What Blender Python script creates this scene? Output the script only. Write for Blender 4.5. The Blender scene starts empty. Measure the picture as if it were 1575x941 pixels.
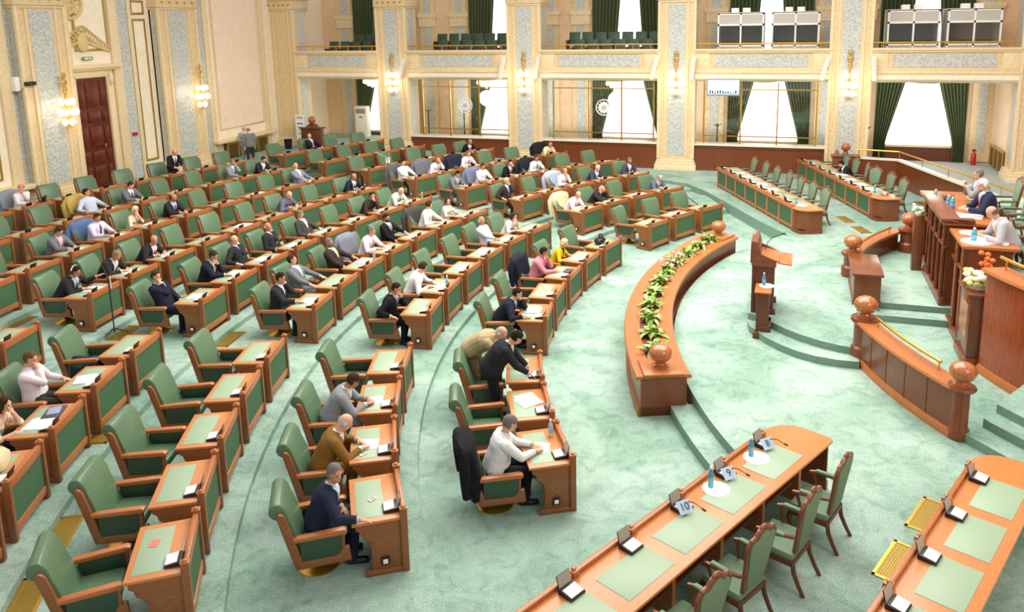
import bpy, bmesh, math, random
import numpy as np
from mathutils import Vector, Matrix, Euler
random.seed(7); RNG = np.random.default_rng(7)
S = bpy.context.scene; COL = S.collection
PI = math.pi
def R(d): return math.radians(d)

# ------------------------------------------------------------------ materials
MATS = {}
def lin(c):
    return tuple(((v/255)/12.92 if v/255 <= .04045 else ((v/255+.055)/1.055)**2.4) for v in c) + (1,)
def mat(name, rgb, rough=.5, metal=0., kind=None, rgb2=None, scale=5., emit=0., trans=0., bump=0., spec=.5, stretch=(1,1,1), detail=4., coat=0.):
    if name in MATS: return MATS[name]
    m = bpy.data.materials.new(name); m.use_nodes = True
    nt = m.node_tree; N = nt.nodes; L = nt.links
    b = N['Principled BSDF']
    b.inputs['Base Color'].default_value = lin(rgb); b.inputs['Roughness'].default_value = rough
    b.inputs['Metallic'].default_value = metal
    b.inputs['Specular IOR Level'].default_value = spec
    if coat: b.inputs['Coat Weight'].default_value = coat; b.inputs['Coat Roughness'].default_value = .15
    if emit:
        b.inputs['Emission Color'].default_value = lin(rgb); b.inputs['Emission Strength'].default_value = emit
    if trans: b.inputs['Transmission Weight'].default_value = trans
    if kind:
        tc = N.new('ShaderNodeTexCoord'); mp = N.new('ShaderNodeMapping')
        L.new(tc.outputs['Object'], mp.inputs['Vector'])
        mp.inputs['Scale'].default_value = tuple(scale*s for s in stretch)
        nz = N.new('ShaderNodeTexNoise'); nz.inputs['Detail'].default_value = detail
        L.new(mp.outputs['Vector'], nz.inputs['Vector'])
        fac = nz.outputs['Fac']
        if kind == 'wood':
            wv = N.new('ShaderNodeTexWave'); wv.inputs['Scale'].default_value = 1.2
            wv.inputs['Distortion'].default_value = 9.; wv.inputs['Detail'].default_value = 3.
            L.new(mp.outputs['Vector'], wv.inputs['Vector'])
            mx = N.new('ShaderNodeMath'); mx.operation = 'MULTIPLY_ADD'
            L.new(wv.outputs['Fac'], mx.inputs[0]); mx.inputs[1].default_value = .22
            sc = N.new('ShaderNodeMath'); sc.operation = 'MULTIPLY'; sc.inputs[1].default_value = .78
            L.new(nz.outputs['Fac'], sc.inputs[0]); L.new(sc.outputs[0], mx.inputs[2]); fac = mx.outputs[0]
        if kind == 'marble':
            nz.inputs['Distortion'].default_value = 1.6
            v = N.new('ShaderNodeTexVoronoi'); v.inputs['Scale'].default_value = 1.6
            L.new(mp.outputs['Vector'], v.inputs['Vector'])
            mx = N.new('ShaderNodeMath'); mx.operation = 'MULTIPLY_ADD'; mx.inputs[1].default_value = .45
            L.new(v.outputs['Distance'], mx.inputs[0])
            sc = N.new('ShaderNodeMath'); sc.operation = 'MULTIPLY'; sc.inputs[1].default_value = .75
            L.new(nz.outputs['Fac'], sc.inputs[0]); L.new(sc.outputs[0], mx.inputs[2]); fac = mx.outputs[0]
        cr = N.new('ShaderNodeValToRGB')
        lo, hi = (.32, .68) if kind != 'wood' else (.2, .8)
        cr.color_ramp.elements[0].position = lo; cr.color_ramp.elements[1].position = hi
        cr.color_ramp.elements[0].color = lin(rgb2 or tuple(int(c*.7) for c in rgb)); cr.color_ramp.elements[1].color = lin(rgb)
        L.new(fac, cr.inputs['Fac']); L.new(cr.outputs['Color'], b.inputs['Base Color'])
        if bump:
            bp = N.new('ShaderNodeBump'); bp.inputs['Strength'].default_value = bump; bp.inputs['Distance'].default_value = .01
            L.new(fac, bp.inputs['Height']); L.new(bp.outputs['Normal'], b.inputs['Normal'])
    MATS[name] = m; return m

def carpet():
    m = bpy.data.materials.new('green_carpet'); m.use_nodes = True
    nt = m.node_tree; N = nt.nodes; L = nt.links; b = N['Principled BSDF']
    b.inputs['Roughness'].default_value = .95; b.inputs['Specular IOR Level'].default_value = .15
    g = N.new('ShaderNodeNewGeometry')
    def noise(scale, detail, dist=0.):
        n = N.new('ShaderNodeTexNoise'); n.inputs['Scale'].default_value = scale; n.inputs['Detail'].default_value = detail
        n.inputs['Distortion'].default_value = dist; L.new(g.outputs['Position'], n.inputs['Vector']); return n.outputs['Fac']
    def ramp(f, a, c, p0=.35, p1=.65):
        r = N.new('ShaderNodeValToRGB'); r.color_ramp.elements[0].position = p0; r.color_ramp.elements[1].position = p1
        r.color_ramp.elements[0].color = lin(a); r.color_ramp.elements[1].color = lin(c); L.new(f, r.inputs['Fac']); return r.outputs['Color']
    def mix(f, a, c, mode='MIX'):
        x = N.new('ShaderNodeMix'); x.data_type = 'RGBA'; x.blend_type = mode
        if isinstance(f, float): x.inputs['Factor'].default_value = f
        else: L.new(f, x.inputs['Factor'])
        L.new(a, x.inputs[6]); L.new(c, x.inputs[7]); return x.outputs[2]
    big = ramp(noise(.55, 5, .8), (146,178,162), (184,207,196))
    mid = ramp(noise(3.2, 6, 1.2), (180,196,188), (255,255,255), .3, .55)
    fine = ramp(noise(42, 3), (200,206,202), (255,255,255), .35, .7)
    c = mix(.55, big, mid, 'MULTIPLY'); c = mix(.8, c, fine, 'MULTIPLY')
    L.new(c, b.inputs['Base Color'])
    bp = N.new('ShaderNodeBump'); bp.inputs['Strength'].default_value = .25; bp.inputs['Distance'].default_value = .02
    L.new(noise(60, 2), bp.inputs['Height']); L.new(bp.outputs['Normal'], b.inputs['Normal'])
    MATS['carpet'] = m; return m

CARPET = carpet()
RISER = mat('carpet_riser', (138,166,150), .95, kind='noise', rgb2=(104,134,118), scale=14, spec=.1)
WOOD = mat('cherry_wood', (152,96,56), .32, kind='wood', rgb2=(122,70,38), scale=6, stretch=(1,1,4), spec=.5)
WOODT = mat('cherry_desktop', (210,138,82), .3, kind='wood', rgb2=(190,116,64), scale=5, stretch=(1,4,1))
WOODR = mat('cherry_rail', (190,118,66), .32, kind='wood', rgb2=(160,90,46), scale=5, stretch=(1,4,4))
WOODD = mat('dark_cherry', (112,60,34), .35, kind='wood', rgb2=(84,42,24), scale=5, stretch=(2,2,.6))
WOODM = mat('mahogany', (132,72,40), .3, kind='wood', rgb2=(104,50,26), scale=4, stretch=(2,2,.5), coat=.2)
WOODB = mat('polished_ball', (184,108,58), .2, kind='wood', rgb2=(160,86,42), scale=4, coat=.5)
DOORM = mat('door_mahogany', (112,44,26), .3, kind='wood', rgb2=(70,22,14), scale=4, stretch=(1,1,.5))
LEATHER = mat('green_leather', (94,124,94), .36, kind='noise', rgb2=(78,108,80), scale=9, bump=.15, spec=.5)
LEATHERD = mat('dark_green_leather', (52,80,60), .5, kind='noise', rgb2=(40,66,48), scale=30)
PANEL = mat('green_panel_cloth', (80,114,84), .8, kind='noise', rgb2=(66,98,70), scale=40, spec=.2)
MAT_IN = mat('desk_leather', (156,178,150), .45, kind='noise', rgb2=(142,166,138), scale=20)
UPH = mat('chair_upholstery', (122,146,120), .7, kind='noise', rgb2=(104,130,104), scale=30, spec=.25)
BRASS = mat('brass', (220,170,70), .28, metal=.9)
GOLD = mat('gilded', (214,178,96), .4, metal=.5, kind='noise', rgb2=(170,130,60), scale=12)
BLACK = mat('black_plastic', (22,22,24), .4)
GREY = mat('grey_screen', (158,150,140), .35)
LGREY = mat('light_keys', (240,240,238), .45)
WHITE = mat('paper', (245,244,240), .7)
CREAM = mat('cream_marble', (232,210,170), .35, kind='noise', rgb2=(218,190,144), scale=1.6, detail=7)
CREAM2 = mat('cream_moulding', (240,220,184), .4, kind='noise', rgb2=(228,204,160), scale=2.2)
GREYM = mat('grey_marble', (206,208,204), .3, kind='marble', rgb2=(140,150,152), scale=7.5, detail=9)
WALL = mat('pink_plaster', (250,228,208), .8, kind='noise', rgb2=(246,220,196), scale=.6)
WALLW = mat('cream_plaster', (250,240,218), .75, kind='noise', rgb2=(244,230,204), scale=.8)
CURT = mat('green_curtain', (98,108,76), .9, kind='noise', rgb2=(74,86,60), scale=6, stretch=(6,6,.3), spec=.1)
SHEER = mat('daylit_sheer', (255,255,255), .9, emit=1.2)
GLOBE = mat('lit_globe', (255,240,210), .4, emit=2.2)
COUNTER = mat('counter_top', (226,220,206), .4)
GLASS = mat('clear_glass', (255,255,255), .02, trans=1.)
BLUEB = mat('blue_bottle', (90,186,214), .12, trans=.45)
CLEARB = mat('clear_bottle', (205,215,225), .1, trans=.5)
FROST = mat('frosted_mark', (238,240,240), .6)
RED = mat('extinguisher_red', (180,34,30), .35)
LEAF = mat('plant_leaf', (160,190,84), .5, kind='noise', rgb2=(92,142,58), scale=11)
POT = mat('brown_pot', (96,44,26), .6)
SKIN = [mat('skin_%d' % i, c, .55, kind='noise', rgb2=tuple(int(v*.93) for v in c), scale=25) for i, c in enumerate([(226,168,136),(214,152,118),(232,178,150),(200,138,106)])]

# ------------------------------------------------------------------ mesh builder
class G:
    def __init__(s): s.v = []; s.f = []
    def add(s, vs, fs):
        o = len(s.v); s.v += [tuple(v) for v in vs]; s.f += [tuple(i+o for i in f) for f in fs]; return s
    def box(s, a, b, M=None):
        x0,y0,z0 = a; x1,y1,z1 = b
        vs = [(x0,y0,z0),(x1,y0,z0),(x1,y1,z0),(x0,y1,z0),(x0,y0,z1),(x1,y0,z1),(x1,y1,z1),(x0,y1,z1)]
        if M is not None: vs = [tuple(M @ Vector(v)) for v in vs]
        return s.add(vs, [(0,3,2,1),(4,5,6,7),(0,1,5,4),(1,2,6,5),(2,3,7,6),(3,0,4,7)])
    def prism(s, poly, a, b, axis='z'):
        "poly 2-D counter-clockwise, extruded along axis from a to b"
        n = len(poly)
        def p(u, v, w): return {'z':(u,v,w),'x':(w,u,v),'y':(v,w,u)}[axis]
        vs = [p(u,v,a) for u,v in poly] + [p(u,v,b) for u,v in poly]
        fs = [tuple(range(n-1,-1,-1)), tuple(range(n,2*n))] + [(i,(i+1)%n,n+(i+1)%n,n+i) for i in range(n)]
        return s.add(vs, fs)
    def lathe(s, prof, n=20, c=(0,0,0), close=True):
        vs = []; fs = []
        for r,z in prof:
            for i in range(n):
                t = 2*PI*i/n; vs.append((c[0]+r*math.cos(t), c[1]+r*math.sin(t), c[2]+z))
        for j in range(len(prof)-1):
            for i in range(n):
                k = (i+1)%n; fs.append((j*n+i, j*n+k, (j+1)*n+k, (j+1)*n+i))
        if close:
            fs.append(tuple(range(n-1,-1,-1))); m = (len(prof)-1)*n; fs.append(tuple(range(m, m+n)))
        return s.add(vs, fs)
    def tube(s, pts, r, n=8, closed=False, caps=True):
        pts = [Vector(p) for p in pts]; m = len(pts); vs = []; fs = []
        rs = r if isinstance(r,(list,tuple)) else [r]*m
        up = None
        for i,p in enumerate(pts):
            a = pts[(i-1)%m] if (closed or i>0) else p; b = pts[(i+1)%m] if (closed or i<m-1) else p
            d = (b-a).normalized()
            if up is None or abs(up.dot(d))>.95: up = Vector((0,0,1)) if abs(d.z)<.9 else Vector((1,0,0))
            x = d.cross(up).normalized(); y = x.cross(d).normalized(); up = y
            for k in range(n):
                t = 2*PI*k/n; vs.append(p + x*math.cos(t)*rs[i] + y*math.sin(t)*rs[i])
        for i in range(m if closed else m-1):
            j = (i+1)%m
            for k in range(n):
                q = (k+1)%n; fs.append((i*n+k, i*n+q, j*n+q, j*n+k))
        if caps and not closed: fs.append(tuple(range(n-1,-1,-1))); fs.append(tuple(range((m-1)*n,m*n)))
        return s.add(vs, fs)
    def ell(s, c, r, n=12, m=8, M=None):
        vs = []; fs = []
        for j in range(m+1):
            a = PI*j/m
            for i in range(n):
                t = 2*PI*i/n; v = Vector((r[0]*math.sin(a)*math.cos(t), r[1]*math.sin(a)*math.sin(t), -r[2]*math.cos(a)))
                if M is not None: v = M @ v
                vs.append((c[0]+v[0], c[1]+v[1], c[2]+v[2]))
        for j in range(m):
            for i in range(n):
                k = (i+1)%n; fs.append((j*n+i, j*n+k, (j+1)*n+k, (j+1)*n+i))
        return s.add(vs, fs)
    def sweep(s, prof, path, closed=False):
        "prof: (outward, z) section, ccw; path: list of (x,y,z, nx,ny) with outward normal in plan"
        m = len(path); n = len(prof); vs = []; fs = []
        for x,y,z,nx,ny in path:
            for u,w in prof: vs.append((x+nx*u, y+ny*u, z+w))
        for i in range(m if closed else m-1):
            j = (i+1)%m
            for k in range(n):
                q = (k+1)%n; fs.append((i*n+k, j*n+k, j*n+q, i*n+q))
        if not closed: fs.append(tuple(range(n))); fs.append(tuple(range(m*n-1,(m-1)*n-1,-1)))
        return s.add(vs, fs)
    def mesh(s, name, m, bevel=0., seg=2, smooth=True, fix=True):
        me = bpy.data.meshes.new(name); me.from_pydata(s.v, [], s.f); me.update()
        bm = bmesh.new(); bm.from_mesh(me)
        bmesh.ops.remove_doubles(bm, verts=bm.verts, dist=1e-5)
        if fix: bmesh.ops.recalc_face_normals(bm, faces=bm.faces)
        if bevel:
            es = [e for e in bm.edges if len(e.link_faces)==2 and e.calc_face_angle(0) > R(35)]
            bmesh.ops.bevel(bm, geom=es, offset=bevel, segments=seg, affect='EDGES', profile=.5, clamp_overlap=True)
        bm.to_mesh(me); bm.free()
        if smooth: me.shade_smooth(); me.set_sharp_from_angle(angle=R(38))
        if m: me.materials.append(m)
        return me
    def obj(s, name, m, parent=None, loc=(0,0,0), rz=0., bevel=0., **k):
        o = bpy.data.objects.new(name, s.mesh(name, m, bevel, **k)); COL.objects.link(o)
        o.location = loc; o.rotation_euler = (0,0,rz)
        if parent: o.parent = parent
        return o

def tag(o, label=None, cat=None, group=None, kind=None):
    if label: o['label'] = label
    if cat: o['category'] = cat
    if group: o['group'] = group
    if kind: o['kind'] = kind
    return o
def thing(name, label, cat, loc=(0,0,0), rz=0., group=None):
    o = bpy.data.objects.new(name, None); o.empty_display_size = .1; COL.objects.link(o)
    o.location = loc; o.rotation_euler = (0,0,rz); return tag(o, label, cat, group)
def struct(o): o['kind'] = 'structure'; return o
def tree(o): return (o, [tree(c) for c in o.children])
def dup(tr, loc, rz, label=None, group=None, parent=None):
    o, ch = tr
    c = o.copy(); COL.objects.link(c)
    if parent is not None: c.parent = parent
    else: c.location = loc; c.rotation_euler = (0,0,rz)
    if label: c['label'] = label
    if group: c['group'] = group
    for k in ch: dup(k, None, None, parent=c)
    return c
class Proto:
    "first place() moves the prototype itself, later ones copy it"
    def __init__(s, o): s.o = o; s.first = True; s.t = tree(o)
    def place(s, loc, rz, label, group=None):
        if s.first:
            s.first = False; s.o.location = loc; s.o.rotation_euler = (0,0,rz); s.o['label'] = label
            if group: s.o['group'] = group
            return s.o
        return dup(s.t, loc, rz, label, group)
ORD = ['first','second','third','fourth','fifth','sixth','seventh','eighth','ninth','tenth','eleventh','twelfth']

# ------------------------------------------------------------------ seating geometry
CX, CY = 9.8, 18.0; DZ = .115; L1 = .36; L2 = .66; L3 = .96
def RK(k): return 14.92 + 2.495*(k-1)
def polar(r, az): a = R(az); return (CX - r*math.cos(a), CY + r*math.sin(a))
def seat_xf(k, az): x,y = polar(RK(k), az); return (x, y, (k-1)*DZ), PI/2 - R(az)
def seat_pt(k, az, lx, ly, lz=0.):
    (x,y,z), t = seat_xf(k, az); c, s = math.cos(t), math.sin(t)
    return (x + c*lx - s*ly, y + s*lx + c*ly, z + lz)
def pitch(k): return math.degrees(1.405/RK(k))
SEATS = {}
for k, a in {1:[-19.9,-25.0,-30.2],2:[-18.95,-23.7,-28.4,-33.05],3:[-18.07,-22.2,-26.3,-30.4,-34.45],4:[-17.7,-21.3,-24.97,-28.6,-32.2],5:[-17.3,-20.6]}.items():
    for i, z in enumerate(a): SEATS['A',k,i] = z
for k in range(1, 9):
    n = k + 4
    for i in range(n): SEATS['B',k,i] = 1.85 + (i-(n-1)/2)*pitch(k)
for k, n in {1:3,2:4,3:5,4:6,5:6,6:5,7:4,8:4}.items():
    a0 = {1:23.6,2:23.0,3:22.4,4:21.8}.get(k, 21.8-.45*(k-4))
    for i in range(n): SEATS['C',k,i] = a0 + i*pitch(k)
SKIP = {('B',6,0),('B',7,0),('B',7,1),('B',7,2),('B',8,0),('B',8,1),('B',8,2),('B',8,3),('B',8,4)}
KEEPDESK = {('B',6,0),('A',4,3),('A',4,4),('A',5,0),('A',5,1),('B',7,2),('B',8,4)}
BLK = {'A':'near block','B':'middle block','C':'far block'}
def where(s):
    return '%s from the %s aisle, row %s, %s' % (ORD[s[2]], {'A':'near','B':'near','C':'far'}[s[0]], ['one','two','three','four','five','six','seven','eight'][s[1]-1], BLK[s[0]])
# ------------------------------------------------------------------ templates: armchair, desk, console
def make_armchair():
    t = thing('swivel_armchair', 'x', 'armchair')
    G().lathe([(.0,0),(.27,0),(.27,.012),(.24,.03),(.12,.05),(.06,.07)], 24, (0,1.08,0)).obj('swivel_base', BRASS, t)
    G().lathe([(.045,.05),(.045,.3)], 12, (0,1.08,0)).obj('stem', BLACK, t)
    G().box((-.30,.76,.33),(.30,1.28,.46)).obj('seat', LEATHER, t, bevel=.045, seg=3)
    # back: section in (y,z) with a rolled top, extruded along x
    pr = [(1.20,.36),(1.32,.36),(1.46,.90),(1.53,.90),(1.595,.94),(1.62,1.0),(1.605,1.07),(1.55,1.115),(1.48,1.11),(1.42,1.04)]
    G().prism(pr, -.325, .325, 'x').obj('backrest', LEATHER, t, bevel=.018, seg=3)
    for s in (-1,1):
        x = s*.355; w = .032
        G().prism([(1.22,.22),(1.34,.22),(1.53,.98),(1.50,1.02),(1.45,1.0),(1.42,.95)], x-w, x+w, 'x').obj('back_stile', WOOD, t, bevel=.01)
        G().prism([(.70,.615),(1.34,.60),(1.36,.655),(.74,.685),(.69,.665)], x-.05, x+.05, 'x').obj('armrest', WOODR, t, bevel=.015)
        G().box((x-.03,.76,.33),(x+.03,1.27,.615)).obj('arm_panel', LEATHERD, t, bevel=.008)
        G().prism([(.66,.24),(1.3,.22),(1.3,.33),(.86,.335),(.80,.36),(.77,.42),(.68,.43)], x-.038, x+.038, 'x').obj('side_rail', WOOD, t, bevel=.01)
        G().prism([(.735,.40),(.765,.40),(.765,.62),(.725,.62)], x-.035, x+.035, 'x').obj('arm_post', WOOD, t, bevel=.006)
    return t
def make_desk(socket):
    t = thing('parliament_desk', 'x', 'desk')
    G().box((-.53,.03,.725),(.53,.645,.765)).obj('desktop', WOODT, t, bevel=.01)
    G().box((-.43,.225,.764),(.43,.575,.769)).obj('leather_inset', MAT_IN, t, bevel=.002)
    G().box((-.49,-.03,.72),(.49,.03,.855)).obj('gallery_rail', WOODR, t, bevel=.008)
    G().box((-.49,-.012,.21),(.49,.012,.73)).obj('front_panel', PANEL, t)
    G().box((-.49,-.028,.09),(.49,.028,.215)).obj('bottom_rail', WOODR, t, bevel=.008)
    for s in (-1,1):
        p = G().box((s*.515-.035,-.045,0),(s*.515+.035,.045,.87)).obj('post', WOOD, t, bevel=.008)
        G().box((s*.515-.041,-.05,.868),(s*.515+.041,.05,.892)).lathe([(.03,.89),(.034,.9),(.02,.915),(.0,.918)],10,(s*.515,0,0)).obj('post_cap', WOODR, p, bevel=.004)
        pr = [(.03,.05),(.42,.05),(.42,.40),(.435,.47),(.47,.52),(.51,.545),(.53,.56),(.55,.63),(.60,.665),(.60,.73),(.03,.73)]
        G().prism(pr, s*.50-.018, s*.50+.018, 'x').obj('side_panel', WOODD if False else WOOD, t, bevel=.006)
        G().prism([(-.04,0),(.48,0),(.51,.02),(.51,.055),(.48,.08),(-.04,.08)], s*.50-.035, s*.50+.035, 'x').obj('foot_rail', WOOD, t, bevel=.006)
    if socket:
        sx = -.535 if socket == 'near' else .535
        p = G().box((sx-.012,.20,.14),(sx+.012,.31,.25)).obj('socket_plate', BLACK, t, bevel=.01)
        q = sx - (.016 if sx < 0 else -.016)
        G().box((q-.004,.225,.165),(q+.004,.285,.225)).obj('socket_face', WHITE, p, bevel=.003)
    return t
def make_console():
    t = thing('microphone_console', 'x', 'microphone console')
    G().prism([(-.10,0),(.10,0),(.10,.02),(.07,.035),(-.07,.055),(-.10,.05)], -.11, .11, 'x').obj('console_base', BLACK, t, bevel=.006)
    M = Matrix.Translation((0,.015,.046)) @ Euler((R(-8),0,0)).to_matrix().to_4x4()
    G().box((-.095,-.06,-.004),(.095,.075,.007), M).obj('keypad', LGREY, t, bevel=.004)
    M = Matrix.Translation((0,-.085,.05)) @ Euler((R(16),0,0)).to_matrix().to_4x4()
    k = G().box((-.10,-.012,0),(.10,-.002,.135), M).obj('screen_back', BLACK, t, bevel=.006)
    G().box((-.094,-.004,.004),(.094,.004,.130), M).obj('screen', GREY, k)
    return t
ARM = Proto(make_armchair()); DESK0 = Proto(make_desk(None)); DESKN = Proto(make_desk('near')); CONS = Proto(make_console())
# ------------------------------------------------------------------ who sits where (seat, head offset in the seat frame, dress, pose)
CLOTH = {}
def cloth(rgb):
    k = 'cloth_%d_%d_%d' % rgb
    return mat(k, rgb, .85, kind='noise', rgb2=tuple(int(c*.88) for c in rgb), scale=22, spec=.2)
CHAR=(46,46,50); BLKS=(26,26,29); NAVY=(38,44,66); DNAVY=(32,36,54); GRY=(118,122,128); LGRY=(150,156,164); BLGRY=(104,112,134)
WHT=(240,240,244); LBLUE=(206,216,236); LILAC=(222,216,236); CRM=(238,226,196); PINK=(226,142,158); YEL=(240,196,34); BRN=(142,104,48); BEIG=(186,168,128); BRBLK=(58,48,44); DKTR=(30,30,34)
HB=(40,30,24); HDB=(62,46,34); HG=(120,118,114); HW=(214,212,206); HBL=(222,202,160); HBR=(112,78,48)
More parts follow.
